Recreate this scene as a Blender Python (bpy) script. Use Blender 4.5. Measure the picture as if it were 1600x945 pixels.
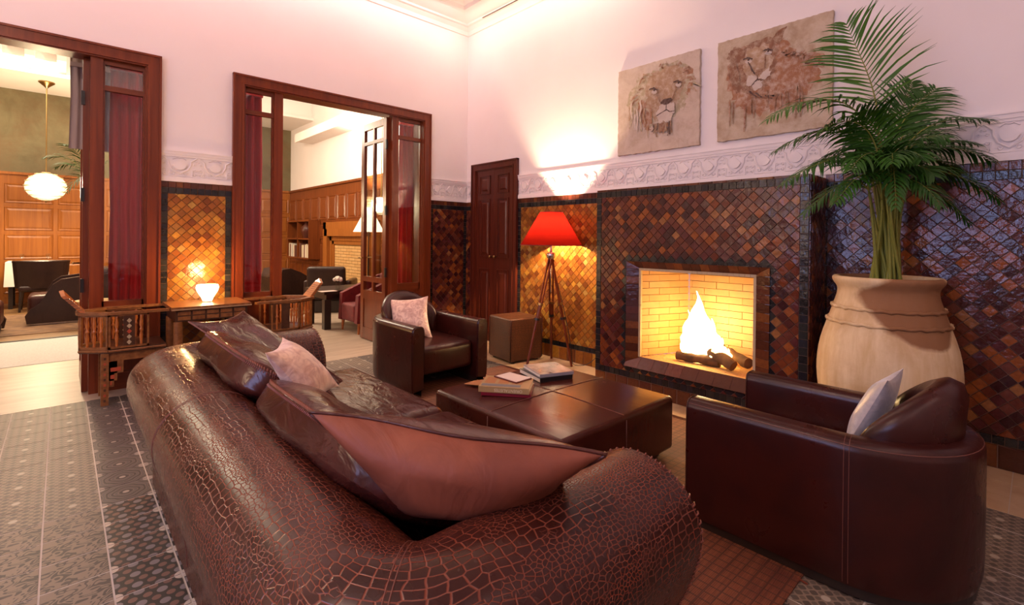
import bpy, bmesh, math, random
from math import sin, cos, pi, radians, sqrt
from mathutils import Vector, Matrix
random.seed(7)
S = bpy.context.scene
COL = S.collection
for _o in list(bpy.data.objects): bpy.data.objects.remove(_o)

# ---------------------------------------------------------------- camera
F, CX, CY, H = 762.5, 800.0, 376.3, 1.40          # px focal, principal point, eye height (m)
YAW, PITCH, ROLL = radians(47.29), radians(-.24), radians(.59)
def _rot():
    fw = Vector((cos(YAW), sin(YAW), 0)); rt = Vector((sin(YAW), -cos(YAW), 0)); up = Vector((0, 0, 1))
    f2 = fw*cos(PITCH) + up*sin(PITCH); u2 = up*cos(PITCH) - fw*sin(PITCH)
    return f2, rt*cos(ROLL) + u2*sin(ROLL), u2*cos(ROLL) - rt*sin(ROLL)
FW, RT, UP = _rot()
EYE = Vector((0, 0, H))
def ray(u, v): return FW + RT*((u-CX)/F) + UP*((CY-v)/F)
def onz(u, v, z=0.): D = ray(u, v); return EYE + D*((z-H)/D.z)
def onx(u, v, x): D = ray(u, v); return EYE + D*(x/D.x)
def ony(u, v, y): D = ray(u, v); return EYE + D*(y/D.y)
def ond(u, v, t): return EYE + ray(u, v)*t
cam = bpy.data.cameras.new('camera'); co = bpy.data.objects.new('camera', cam); COL.objects.link(co)
co.matrix_world = Matrix(((RT.x, UP.x, -FW.x, 0), (RT.y, UP.y, -FW.y, 0), (RT.z, UP.z, -FW.z, H), (0, 0, 0, 1)))
cam.sensor_width = 36; cam.sensor_fit = 'HORIZONTAL'; cam.lens = 36*F/1600
cam.shift_y = -(472.5-CY)/1600; cam.clip_start = .05; cam.clip_end = 200
S.camera = co
# ---------------------------------------------------------------- world, light, exposure
XW, YW, XF = 4.30, 5.63, 3.87        # fireplace wall, doors wall, fireplace face
XB, YB = -3.2, -2.6                  # the two walls behind the camera
ZC = 4.66
w = bpy.data.worlds.new('world'); S.world = w; w.use_nodes = True
w.node_tree.nodes['Background'].inputs[0].default_value = (.42, .52, .85, 1)
w.node_tree.nodes['Background'].inputs[1].default_value = .6
S.view_settings.view_transform = 'Standard'; S.view_settings.look = 'None'
S.view_settings.gamma = 1; S.view_settings.exposure = 0.42; S.view_settings.use_curve_mapping = False
def light(kind, name, loc, col, e, size=.1, size_y=None, aim=None, spot=None, blend=.3):
    L = bpy.data.lights.new(name, kind); L.color = col; L.energy = e
    if kind == 'AREA':
        L.size = size
        if size_y: L.shape = 'RECTANGLE'; L.size_y = size_y
    else: L.shadow_soft_size = size
    if kind == 'SPOT': L.spot_size = spot; L.spot_blend = blend
    o = bpy.data.objects.new(name, L); COL.objects.link(o); o.location = loc
    if aim is not None:
        o.rotation_euler = (Vector(aim)-Vector(loc)).to_track_quat('-Z', 'Y').to_euler()
    return o
# evening daylight outside an assumed, unseen tall window behind the camera
light('AREA', 'assumed_window_daylight', (XB-.35, 1.45, 2.25), (.46, .52, 1.0), 110, 2.5, 1.9, aim=(4, 1.45, 2.25))
# added ambient fill light below the ceiling, out of frame
light('POINT', 'ceiling_fill_light', (-1.1, 1.9, 3.6), (1.0, .68, .54), 78, .30)
# cove lighting in the cornice above the fireplace wall and, assumed, above the doors wall
light('AREA', 'cove_light_fireplace', (XW-.40, 4.0, 4.40), (1.0, .74, .62), 9, 2.8, .06, aim=(XW-.02, 4.0, 3.7))
light('AREA', 'assumed_cove_light_doors', (.6, YW-.40, 4.42), (1.0, .50, .46), 34, 6.6, .06, aim=(.6, YW-.02, 3.7))
light('AREA', 'rear_fill_light', (-.2, YB+1.1, 4.55), (1.0, .66, .58), 38, 6.6, 1.6, aim=(-.2, YB+1.3, 0))  # added overhead fill at the rear, out of frame, no cove fitting
light('POINT', 'assumed_wall_light', (XB+.2, 3.75, 2.15), (1.0, .70, .45), 28, .12)  # assumed unseen light for the warm glint on the fireplace tiles, no sconce built
# added lights, no fittings built, for the dining room and lounge beyond the doors
light('AREA', 'dining_room_light', (-1.2, 11.0, 4.6), (1.0, .80, .58), 190, 2.5, 3.5, aim=(-1.2, 11.0, 0))
light('POINT', 'lounge_light', (2.2, 9.6, 3.6), (1.0, .80, .60), 270, .25)
light('SPOT', 'lounge_wall_fill_spot', (3.9, 9.2, 2.3), (1.0, .82, .60), 300, .06, aim=(4.62, 8.9, 3.4), spot=radians(110), blend=.8)  # added spot brightening the upper lounge wall, no fitting there

# ---------------------------------------------------------------- materials
def new_mat(name):
    m = bpy.data.materials.new(name); m.use_nodes = True; nt = m.node_tree
    return m, nt, nt.nodes['Principled BSDF']
class G:
    """tiny node helper"""
    def __init__(s, nt): s.nt = nt
    def n(s, t, **k):
        nd = s.nt.nodes.new(t)
        for a, b in k.items(): setattr(nd, a, b)
        return nd
    def put(s, sock, v):
        if hasattr(v, 'is_linked') or hasattr(v, 'links'): s.nt.links.new(v, sock)
        else: sock.default_value = v
    def m(s, op, a, b=0., c=0.):
        nd = s.n('ShaderNodeMath', operation=op); s.put(nd.inputs[0], a); s.put(nd.inputs[1], b); s.put(nd.inputs[2], c); return nd.outputs[0]
    def mix(s, f, a, b, blend='MIX'):
        nd = s.n('ShaderNodeMix', data_type='RGBA', blend_type=blend); s.put(nd.inputs[0], f)
        s.put(nd.inputs[6], a if not isinstance(a, tuple) else (*a[:3], 1)); s.put(nd.inputs[7], b if not isinstance(b, tuple) else (*b[:3], 1)); return nd.outputs[2]
    def ramp(s, f, stops, interp='LINEAR'):
        nd = s.n('ShaderNodeValToRGB'); cr = nd.color_ramp; cr.interpolation = interp
        while len(cr.elements) < len(stops): cr.elements.new(.5)
        for e, (p, c) in zip(cr.elements, stops): e.position = p; e.color = (*c, 1) if isinstance(c, tuple) else (c, c, c, 1)
        s.put(nd.inputs[0], f); return nd.outputs[0]
    def noise(s, vec, scale, detail=3, rough=.5, dist=0., out=0):
        nd = s.n('ShaderNodeTexNoise'); nd.inputs['Scale'].default_value = scale; nd.inputs['Detail'].default_value = detail
        nd.inputs['Roughness'].default_value = rough; nd.inputs['Distortion'].default_value = dist
        if vec is not None: s.put(nd.inputs['Vector'], vec)
        return nd.outputs[out]
    def vor(s, vec, scale, feature='F1', rnd=1., out=0, dim='3D'):
        nd = s.n('ShaderNodeTexVoronoi', feature=feature); nd.voronoi_dimensions = dim
        nd.inputs['Scale'].default_value = scale; nd.inputs['Randomness'].default_value = rnd
        if vec is not None: s.put(nd.inputs['Vector'], vec)
        return nd.outputs[out]
    def mapping(s, vec, scale=(1, 1, 1), rot=(0, 0, 0), loc=(0, 0, 0)):
        nd = s.n('ShaderNodeMapping'); s.put(nd.inputs[0], vec)
        nd.inputs['Scale'].default_value = scale; nd.inputs['Rotation'].default_value = rot; nd.inputs['Location'].default_value = loc
        return nd.outputs[0]
    def obj(s): return s.n('ShaderNodeTexCoord').outputs['Object']
    def uv(s): return s.n('ShaderNodeTexCoord').outputs['UV']
    def pos(s): return s.n('ShaderNodeNewGeometry').outputs['Position']
    def sep(s, v): nd = s.n('ShaderNodeSeparateXYZ'); s.put(nd.inputs[0], v); return nd.outputs
    def comb(s, x, y, z=0.): nd = s.n('ShaderNodeCombineXYZ'); s.put(nd.inputs[0], x); s.put(nd.inputs[1], y); s.put(nd.inputs[2], z); return nd.outputs[0]
    def bump(s, h, strength, dist=.01, normal=None):
        nd = s.n('ShaderNodeBump'); nd.inputs['Strength'].default_value = strength; nd.inputs['Distance'].default_value = dist
        s.put(nd.inputs['Height'], h)
        if normal is not None: s.put(nd.inputs['Normal'], normal)
        return nd.outputs[0]
def plain(name, c1, rough=.5, c2=None, scale=6., stretch=(1, 1, 1), bump=0., bscale=40., metal=0., coat=0., world=False, sheen=0., detail=4, spec=.5, bdist=.004, dist=0., lo=.3, hi=.7):
    m, nt, p = new_mat(name); g = G(nt)
    vec = g.mapping(g.pos() if world else g.obj(), stretch)
    if c2 is not None:
        f = g.noise(vec, scale, detail, .55, dist)
        nt.links.new(g.mix(g.ramp(f, ((lo, 0.), (hi, 1.))), c1, c2), p.inputs['Base Color'])
    else: p.inputs['Base Color'].default_value = (*c1, 1)
    p.inputs['Roughness'].default_value = rough; p.inputs['Metallic'].default_value = metal
    p.inputs['Coat Weight'].default_value = coat; p.inputs['Coat Roughness'].default_value = .12; p.inputs['Specular IOR Level'].default_value = spec
    if sheen: p.inputs['Sheen Weight'].default_value = sheen; p.inputs['Sheen Roughness'].default_value = .4
    if bump: nt.links.new(g.bump(g.noise(vec, bscale, 4), bump, bdist), p.inputs['Normal'])
    return m
def wood(name, c1, c2, axis='z', rough=.30, scale=1., coat=.08):
    m, nt, p = new_mat(name); g = G(nt)
    st = {'x': (.35, 9, 9), 'y': (9, .35, 9), 'z': (9, 9, .35)}[axis]
    vec = g.mapping(g.pos(), tuple(a*scale for a in st))
    f = g.noise(vec, 2.2, 6, .6, .6); f2 = g.noise(vec, 14., 3, .6)
    c = g.mix(g.ramp(f, ((.3, 0.), (.7, 1.))), c1, c2)
    c = g.mix(g.m('MULTIPLY', f2, .35), c, tuple(x*.35 for x in c1))
    nt.links.new(c, p.inputs['Base Color']); p.inputs['Roughness'].default_value = rough
    p.inputs['Coat Weight'].default_value = coat; p.inputs['Coat Roughness'].default_value = .15; p.inputs['Specular IOR Level'].default_value = .35
    nt.links.new(g.bump(f2, .12, .002), p.inputs['Normal'])
    return m
def emit(name, col, strength):
    m, nt, p = new_mat(name); p.inputs['Base Color'].default_value = (*col, 1)
    p.inputs['Emission Color'].default_value = (*col, 1); p.inputs['Emission Strength'].default_value = strength; return m
def glass(name, tint=(.95, .97, .96), rough=.02, refl=1.0):
    m = bpy.data.materials.new(name); m.use_nodes = True; nt = m.node_tree; nt.nodes.clear(); g = G(nt)
    out = g.n('ShaderNodeOutputMaterial'); tr = g.n('ShaderNodeBsdfTransparent'); gl = g.n('ShaderNodeBsdfGlossy'); mx = g.n('ShaderNodeMixShader')
    tr.inputs[0].default_value = (*tint, 1); gl.inputs['Roughness'].default_value = rough
    fr = g.n('ShaderNodeLayerWeight'); fr.inputs[0].default_value = .5
    nt.links.new(g.m('MULTIPLY', g.m('MULTIPLY_ADD', g.m('POWER', fr.outputs[1], 5.), .95, .045), refl), mx.inputs[0]); nt.links.new(tr.outputs[0], mx.inputs[1]); nt.links.new(gl.outputs[0], mx.inputs[2])
    nt.links.new(mx.outputs[0], out.inputs[0]); return m

M = {}
M['plaster'] = plain('wall_plaster', (.80, .735, .715), .75, (.84, .775, .755), 1.3, bump=.05, bscale=25, world=True)
M['frieze'] = plain('carved_plaster', (.78, .72, .70), .8, (.83, .77, .75), 5, bump=.12, bscale=60, world=True)
M['ceiling'] = plain('ceiling_paint', (.82, .77, .73), .8)
M['mahogany'] = wood('mahogany', (.225, .044, .011), (.115, .018, .005), 'z')
M['mahogany_x'] = wood('mahogany_horizontal', (.215, .046, .013), (.115, .021, .007), 'x')
M['mahogany_y'] = wood('mahogany_horizontal_side', (.130, .030, .013), (.075, .016, .008), 'y')
M['closetwood'] = wood('closet_mahogany', (.130, .024, .010), (.065, .011, .006), 'z')
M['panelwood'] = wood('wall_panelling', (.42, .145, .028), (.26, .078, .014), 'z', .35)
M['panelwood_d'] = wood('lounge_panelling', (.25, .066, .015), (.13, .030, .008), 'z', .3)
M['darkwood'] = plain('black_stained_wood', (.018, .012, .010), .35, (.03, .018, .014), 8)
M['inlay'] = plain('inlaid_wood', (.29, .115, .035), .3, (.16, .055, .016), 30, coat=.3)
M['inlay_d'] = plain('inlaid_wood_dark', (.09, .035, .014), .35, (.05, .018, .009), 30, coat=.3)
M['inlay_r'] = plain('inlay_red', (.42, .07, .03), .35)
M['inlay_c'] = plain('inlay_bone', (.45, .34, .2), .4)
M['inlay_b'] = plain('inlay_blue_grey', (.12, .10, .20), .35)
M['spindle'] = plain('turned_spindle_wood', (.48, .15, .03), .3, (.34, .095, .02), 20, coat=.3)
M['brass'] = plain('aged_brass', (.36, .23, .09), .3, metal=1.)
M['chrome'] = plain('nickel', (.6, .58, .55), .25, metal=1.)
M['black'] = plain('black_iron', (.012, .010, .010), .45)
M['pane'] = glass('door_glass')
M['glassware'] = glass('drinking_glass', (.9, .92, .9))
M['terracotta'] = None
M['cream'] = plain('cream_velvet', (.84, .60, .47), .55, (.58, .34, .27), 17, bump=.6, bscale=26, sheen=.5, bdist=.008, dist=1.6, lo=.38, hi=.62)
M['silver'] = plain('silver_brocade', (.50, .46, .45), .4, (.36, .33, .35), 22, bump=.3, bscale=30, sheen=.6, dist=2.)
M['redvelvet'] = plain('red_velvet', (.20, .007, .010), .7, (.11, .004, .007), 20, sheen=.12)
M['curtain'] = plain('red_curtain', (.66, .014, .018), .75, (.46, .009, .012), 3, sheen=.3, stretch=(1, 1, .2))
M['sheer'] = plain('sheer_curtain', (.42, .33, .28), .8, (.30, .22, .19), 5, stretch=(1, 1, .2))
M['thread'] = plain('leather_thread', (.16, .052, .036), .5)
M['braid'] = plain('braided_lace', (.20, .050, .028), .35)
M['pages'] = plain('book_pages', (.72, .64, .54), .7)
M['whitecloth'] = plain('white_linen', (.80, .74, .66), .8)
M['grout'] = plain('tile_grout', (.16, .09, .06), .8)
M['fgrout'] = plain('floor_grout', (.52, .47, .41), .8)

def leather(name, c1, c2, rough=.3, wr=.35, scale=5.):
    m, nt, p = new_mat(name); g = G(nt); v = g.obj()
    f = g.noise(v, scale, 5, .55, .4); fine = g.vor(v, 330, 'DISTANCE_TO_EDGE'); wrk = g.noise(g.mapping(v, (2.5, 1, 1)), 5., 3, .45, 1.4)
    nt.links.new(g.mix(g.ramp(f, ((.3, 0.), (.72, 1.))), c1, c2), p.inputs['Base Color'])
    nt.links.new(g.m('MULTIPLY_ADD', f, .25, rough-.12), p.inputs['Roughness'])
    p.inputs['Specular IOR Level'].default_value = .36
    b = g.bump(wrk, wr, .02); nt.links.new(g.bump(fine, .10, .001, b), p.inputs['Normal']); return m
M['leather'] = leather('dark_brown_leather', (.047, .0082, .0055), (.024, .0042, .0034), .30, .12)
M['leather_cush'] = leather('cushion_leather', (.066, .0125, .0088), (.034, .0062, .0055), .24, .6, 4.)
M['leather_brown'] = leather('aged_brown_leather', (.080, .021, .014), (.045, .011, .008), .30, .35, 4.)
M['suede'] = leather('tan_suede_leather', (.26, .070, .032), (.125, .030, .018), .62, .3, 3.)
M['leather_ott'] = leather('ottoman_leather', (.075, .0165, .0095), (.042, .0085, .0060), .23, .06, 3.)
M['leather_far'] = leather('black_brown_leather', (.040, .020, .015), (.022, .011, .010), .32, .2)

def croc(name, c_scale, c_scale2, c_line, rough=.28, sx=30., sy=50.):
    m, nt, p = new_mat(name); g = G(nt); uv = g.uv()
    wob = g.n('ShaderNodeTexNoise'); wob.inputs['Scale'].default_value = 5.; g.put(wob.inputs['Vector'], uv)
    v = g.n('ShaderNodeVectorMath', operation='MULTIPLY_ADD'); g.put(v.inputs[0], wob.outputs[1]); v.inputs[1].default_value = (.035, .035, 0); g.put(v.inputs[2], uv)
    big = g.vor(g.mapping(v.outputs[0], (sx, sy, 1)), 1., 'DISTANCE_TO_EDGE', .45, dim='2D')
    med = g.vor(g.mapping(v.outputs[0], (sx*1.9, sy*1.7, 1)), 1., 'DISTANCE_TO_EDGE', .8, dim='2D')
    sml = g.vor(g.mapping(v.outputs[0], (sx*2.9, sy*2.3, 1)), 1., 'DISTANCE_TO_EDGE', .9, dim='2D')
    mk = g.noise(g.mapping(uv, (1.3, 6.0, 1)), 1.6, 2, .5, .6)
    a = g.ramp(mk, ((.48, 0.), (.51, 1.))); b = g.ramp(mk, ((.60, 0.), (.63, 1.)))
    lb = g.ramp(big, ((.0, 0.), (.04, .25), (.085, 1.))); lm = g.ramp(med, ((.0, 0.), (.05, .25), (.11, 1.))); ls = g.ramp(sml, ((.0, 0.), (.08, .25), (.17, 1.)))
    ed = g.mix(b, g.mix(a, lb, lm), ls)
    body = g.mix(g.ramp(g.noise(uv, 4., 4), ((.35, 0.), (.68, 1.))), c_scale, c_scale2)
    nt.links.new(g.mix(ed, c_line, body), p.inputs['Base Color'])
    nt.links.new(g.m('MULTIPLY_ADD', g.noise(uv, 9., 3), .16, rough-.06), p.inputs['Roughness'])
    p.inputs['Specular IOR Level'].default_value = .40
    nt.links.new(g.bump(ed, .4, .003), p.inputs['Normal']); return m
M['croc'] = croc('embossed_crocodile_leather', (.046, .0110, .0072), (.027, .0066, .0046), (.20, .048, .024), .25)
M['croc_pouf'] = croc('brown_crocodile_leather', (.150, .056, .022), (.090, .032, .014), (.030, .010, .005), .32, 22, 34)

ZELL = ((.0, (.035, .008, .008)), (.14, (.075, .016, .009)), (.30, (.150, .032, .011)), (.46, (.105, .022, .020)), (.60, (.23, .055, .013)), (.74, (.165, .044, .024)), (.86, (.36, .098, .017)), (.95, (.38, .155, .045)))
ZELL_LIT = ((.0, (.15, .038, .010)), (.14, (.27, .080, .014)), (.30, (.36, .125, .020)), (.46, (.25, .085, .014)), (.60, (.44, .170, .024)), (.74, (.32, .145, .030)), (.86, (.52, .25, .035)), (.95, (.46, .27, .07)))  # lit copy of the tile palette: lamplight put into a yellower colour
BLK = ((.0, (.012, .011, .012)), (.3, (.022, .022, .020)), (.55, (.015, .014, .022)), (.8, (.034, .030, .026)))
BRN = ((.0, (.07, .020, .010)), (.3, (.13, .036, .014)), (.6, (.20, .062, .016)), (.85, (.11, .028, .016)))
def zell(name, stops, attr=False, rough=.16):
    m, nt, p = new_mat(name); g = G(nt)
    if attr: a = g.n('ShaderNodeAttribute', attribute_name='rnd'); f = a.outputs['Fac']
    else: f = g.n('ShaderNodeObjectInfo').outputs['Random']
    c = g.ramp(f, stops, 'CONSTANT'); ps = g.pos()
    c = g.mix(g.m('MULTIPLY', g.noise(ps, 38., 4), .75), c, tuple(x*.45 for x in stops[3][1]))
    nt.links.new(c, p.inputs['Base Color'])
    nt.links.new(g.m('MULTIPLY_ADD', g.noise(ps, 60., 2), .2, rough-.08), p.inputs['Roughness'])
    p.inputs['Specular IOR Level'].default_value = .45
    nt.links.new(g.bump(g.noise(ps, 34., 3), .42, .008), p.inputs['Normal']); return m
for k_, st_ in (('zell', ZELL), ('zell_lit', ZELL_LIT), ('blk', BLK), ('brn', BRN)):
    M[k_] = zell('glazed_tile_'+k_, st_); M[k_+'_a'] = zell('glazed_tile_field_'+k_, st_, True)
M['brick'] = None
def brickmat():
    m, nt, p = new_mat('fire_brick'); g = G(nt); r = g.n('ShaderNodeObjectInfo').outputs['Random']; ps = g.pos()
    c = g.mix(r, (.68, .42, .17), (.60, .34, .12)); c = g.mix(g.m('MULTIPLY', g.noise(ps, 14., 5), .5), c, (.42, .22, .08))
    nt.links.new(c, p.inputs['Base Color']); p.inputs['Roughness'].default_value = .85
    nt.links.new(g.bump(g.noise(ps, 90., 3), .2, .003), p.inputs['Normal']); return m
M['brick'] = brickmat()
M['mortar'] = plain('dark_mortar', (.10, .055, .022), .9)

# floor tile prints, each in the tile's own unit square
def cement(name, kind):
    m, nt, p = new_mat(name); g = G(nt); uv = g.uv(); x, y, _ = g.sep(uv); ps = g.pos()
    W = lambda kx, ky: g.m('COSINE', g.m('ADD', g.m('MULTIPLY', x, kx*2*pi), g.m('MULTIPLY', y, ky*2*pi)))
    if kind == 'star':
        f = g.m('ADD', g.m('ADD', W(3, 0), W(1.5, 2.6)), W(-1.5, 2.6))
        fp_ = g.m('ADD', g.m('ADD', W(4.5, 2.6), W(-4.5, 2.6)), W(0, 5.2))
        c = g.mix(g.m('GREATER_THAN', fp_, .10), (.011, .010, .011), (.17, .085, .064)); c = g.mix(g.m('GREATER_THAN', f, 1.35), c, (.20, .175, .18))
        f2 = g.m('ADD', W(1, 0), W(0, 1)); c = g.mix(g.m('GREATER_THAN', f2, 1.78), c, (.55, .47, .38))
    elif kind == 'scroll':
        d = g.noise(uv, 3.4, .6, .4, 1.6); c = g.ramp(g.m('FRACT', g.m('MULTIPLY', d, 4.)), ((0., (.040, .034, .031)), (.46, (.21, .155, .12))), 'CONSTANT')
    elif kind == 'scallop':
        d = g.m('SQRT', g.m('ADD', g.m('POWER', g.m('ABSOLUTE', g.m('SUBTRACT', x, .5)), 2.), g.m('POWER', g.m('ABSOLUTE', g.m('SUBTRACT', y, .5)), 2.)))
        s_ = g.m('SINE', g.m('ADD', g.m('MULTIPLY', d, 44.), g.m('MULTIPLY', g.m('MULTIPLY', W(2, 0), W(0, 2)), 1.6)))
        c = g.ramp(g.m('MULTIPLY_ADD', s_, .5, .5), ((0., (.030, .027, .027)), (.38, (.17, .125, .105)), (.72, (.085, .075, .078))), 'CONSTANT')
        c = g.mix(g.m('GREATER_THAN', g.m('ADD', W(1, 0), W(0, 1)), 1.8), c, (.36, .31, .26))
        c = g.mix(g.m('LESS_THAN', g.m('ADD', W(1, 0), W(0, 1)), -1.9), c, (.36, .31, .26))
    else:
        f = g.m('ADD', W(5, 0), W(0, 5)); c = g.ramp(g.m('MULTIPLY_ADD', f, .25, .5), ((0., (.085, .070, .058)), (.42, (.24, .185, .14)), (.72, (.13, .105, .085))), 'CONSTANT')
        c = g.mix(g.m('LESS_THAN', g.m('ADD', W(1, 0), W(0, 1)), -1.88), c, (.42, .37, .30))
        c = g.mix(g.m('GREATER_THAN', g.m('ADD', W(1, 0), W(0, 1)), 1.88), c, (.30, .26, .21))
    c = g.mix(g.m('MULTIPLY', g.noise(ps, 3., 4), .28), c, (.20, .155, .125)); 
    nt.links.new(c, p.inputs['Base Color']); p.inputs['Roughness'].default_value = .5; p.inputs['Specular IOR Level'].default_value = .3
    nt.links.new(g.bump(g.noise(ps, 30., 3), .08, .004), p.inputs['Normal']); return m
for k_ in ('star', 'scroll', 'scallop', 'dots'): M['t_'+k_] = cement('cement_tile_'+k_, k_)
M['stone'] = plain('honed_stone', (.50, .40, .31), .4, (.36, .27, .20), 1.6, stretch=(.8, 5, 1), world=True, bump=.05, bscale=8, dist=.8)
M['stone_b'] = plain('hearth_stone', (.56, .41, .26), .45, (.38, .23, .12), 4, world=True)
M['carpet'] = plain('pale_carpet', (.60, .57, .53), .9, (.47, .45, .42), 55, bump=.4, bscale=90, world=True)
M['planks'] = wood('oak_planks', (.33, .18, .075), (.20, .10, .04), 'x', .35)
def matting():
    m, nt, p = new_mat('reed_matting'); g = G(nt); ps = g.pos(); x, y, _ = g.sep(ps)
    reeds = g.m('SINE', g.m('MULTIPLY', y, 900.)); cord = g.m('GREATER_THAN', g.m('SINE', g.m('MULTIPLY', x, 2*pi/.048)), .86)
    cl = g.noise(g.mapping(ps, (1., 34., 1)), 2.5, 4, .6); big = g.noise(ps, 1.6, 3)
    cord2 = g.m('GREATER_THAN', g.m('SINE', g.m('MULTIPLY', y, 2*pi/.052)), .90)
    c = g.mix(g.ramp(cl, ((.3, 0.), (.7, 1.))), (.25, .082, .035), (.125, .036, .018)); c = g.mix(g.ramp(big, ((.55, 0.), (.62, 1.))), c, (.115, .030, .018))
    c = g.mix(g.m('MULTIPLY', g.m('MAXIMUM', cord, cord2), .8), c, (.065, .020, .012)); nt.links.new(c, p.inputs['Base Color']); p.inputs['Roughness'].default_value = .6
    nt.links.new(g.bump(g.m('SUBTRACT', reeds, g.m('MULTIPLY', cord, 2.)), .5, .002), p.inputs['Normal']); return m
M['matting'] = matting()
def terracotta():
    m, nt, p = new_mat('terracotta'); g = G(nt); v = g.obj(); x, y, z = g.sep(v)
    st = g.noise(g.mapping(v, (9, 9, .7)), 2., 5, .6, .3); bl = g.noise(v, 3.5, 5, .6)
    c = g.mix(g.ramp(st, ((.3, 0.), (.72, 1.))), (.60, .42, .21), (.76, .60, .37)); c = g.mix(g.ramp(bl, ((.45, 0.), (.74, .7))), c, (.46, .27, .11))
    # damp stain spreading down from the neck on one side
    lat = g.m('ABSOLUTE', g.m('ADD', g.m('SUBTRACT', g.m('MULTIPLY', x, .735), g.m('MULTIPLY', y, .678)), .0)); dz = g.m('ABSOLUTE', g.m('SUBTRACT', z, 1.02))
    rr = g.m('ADD', g.m('SQRT', g.m('ADD', g.m('MULTIPLY', lat, lat), g.m('MULTIPLY', dz, dz))), g.m('MULTIPLY', g.m('SUBTRACT', bl, .5), .12))
    c = g.mix(g.ramp(rr, ((.225, .92), (.25, 0.))), c, (.22, .085, .026))
    nt.links.new(c, p.inputs['Base Color']); p.inputs['Roughness'].default_value = .8
    nt.links.new(g.bump(g.noise(v, 30., 5), .25, .006), p.inputs['Normal']); return m
M['terracotta'] = terracotta()
M['soil'] = plain('dark_soil', (.03, .02, .012), .95, bump=.6, bscale=60)
def leafmat(name, c1, c2):
    m, nt, p = new_mat(name); g = G(nt)
    nt.links.new(g.mix(g.noise(g.obj(), 5., 3), c1, c2), p.inputs['Base Color']); p.inputs['Roughness'].default_value = .45; p.inputs['Specular IOR Level'].default_value = .28
    p.inputs['Subsurface Weight'].default_value = 0; return m
M['leaf'] = leafmat('palm_leaf', (.008, .052, .004), (.034, .115, .009)); M['leaf_l'] = leafmat('palm_leaf_light', (.024, .095, .007), (.07, .175, .014))
M['stem'] = leafmat('palm_stem', (.16, .20, .03), (.26, .24, .05))
def painted(name, c1, c2, canvas, amt=.5, scale=7., rough=.7):
    m, nt, p = new_mat(name); g = G(nt); v = g.obj(); f = g.noise(v, scale, 6, .65, .8); f2 = g.noise(v, scale*2.6, 5, .7)
    c = g.mix(g.ramp(f, ((.32, 0.), (.68, 1.))), c1, c2); c = g.mix(g.ramp(f2, ((.44, 0.), (.66, amt))), c, canvas)
    nt.links.new(c, p.inputs['Base Color']); p.inputs['Roughness'].default_value = rough; nt.links.new(g.bump(f2, .2, .002), p.inputs['Normal']); return m
CAN1, CAN2 = (.60, .50, .40), (.54, .44, .31)
M['canvas1'] = painted('primed_canvas', CAN1, (.44, .33, .24), (.60, .50, .42), .6, 5.); M['canvas2'] = painted('ochre_canvas', CAN2, (.33, .215, .12), (.56, .47, .36), .7, 4.)
M['p_brown'] = painted('umber_paint', (.27, .125, .060), (.19, .080, .040), CAN2, .6, 9.); M['p_rust'] = painted('rust_paint', (.36, .165, .072), (.27, .110, .050), CAN1, .6, 9.)
M['p_olive'] = painted('olive_paint', (.44, .36, .23), (.33, .26, .15), CAN1, .85, 9.); M['p_tan'] = painted('tan_paint', (.42, .28, .16), (.33, .19, .10), CAN1, .6, 10.)
M['p_white'] = painted('chalk_paint', (.62, .53, .45), (.50, .40, .33), CAN1, .4, 14.); M['p_dark'] = painted('dark_paint', (.050, .022, .016), (.085, .035, .022), CAN1, .15, 16.)
M['cloudy'] = painted('cloudy_mural', (.090, .070, .030), (.20, .165, .085), (.15, .085, .035), .6, .9)
M['shade'] = None
def shademat():
    m = bpy.data.materials.new('red_lamp_shade'); m.use_nodes = True; nt = m.node_tree; nt.nodes.clear(); g = G(nt)
    out = g.n('ShaderNodeOutputMaterial'); d = g.n('ShaderNodeBsdfDiffuse'); t = g.n('ShaderNodeBsdfTranslucent'); mx = g.n('ShaderNodeMixShader'); mx.inputs[0].default_value = .42
    f = g.noise(g.mapping(g.obj(), (1, 1, 7)), 3., 4); c = g.mix(f, (.045, .0014, .001), (.085, .0026, .0013))
    nt.links.new(c, d.inputs[0]); nt.links.new(c, t.inputs[0]); nt.links.new(d.outputs[0], mx.inputs[1]); nt.links.new(t.outputs[0], mx.inputs[2]); nt.links.new(mx.outputs[0], out.inputs[0]); return m
M['shade'] = shademat()
M['flame'] = emit('flame', (1., .58, .18), 9.); M['flame_c'] = emit('flame_core', (1., .78, .40), 16.); M['ember'] = emit('ember', (1., .28, .04), 3.)
M['bulb'] = emit('lamp_bulb', (1., .80, .50), 30.); M['glow'] = emit('glowing_glass', (1., .66, .30), 9.); M['crystal'] = emit('lit_crystal', (1., .80, .52), .95); M['crystal_core'] = emit('lit_globe_core', (1., .70, .38), .55)
M['log'] = plain('charred_log', (.14, .065, .025), .9, (.05, .024, .012), 9, bump=.6, bscale=30)
M['socket'] = plain('white_plastic', (.62, .55, .48), .4)
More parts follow.
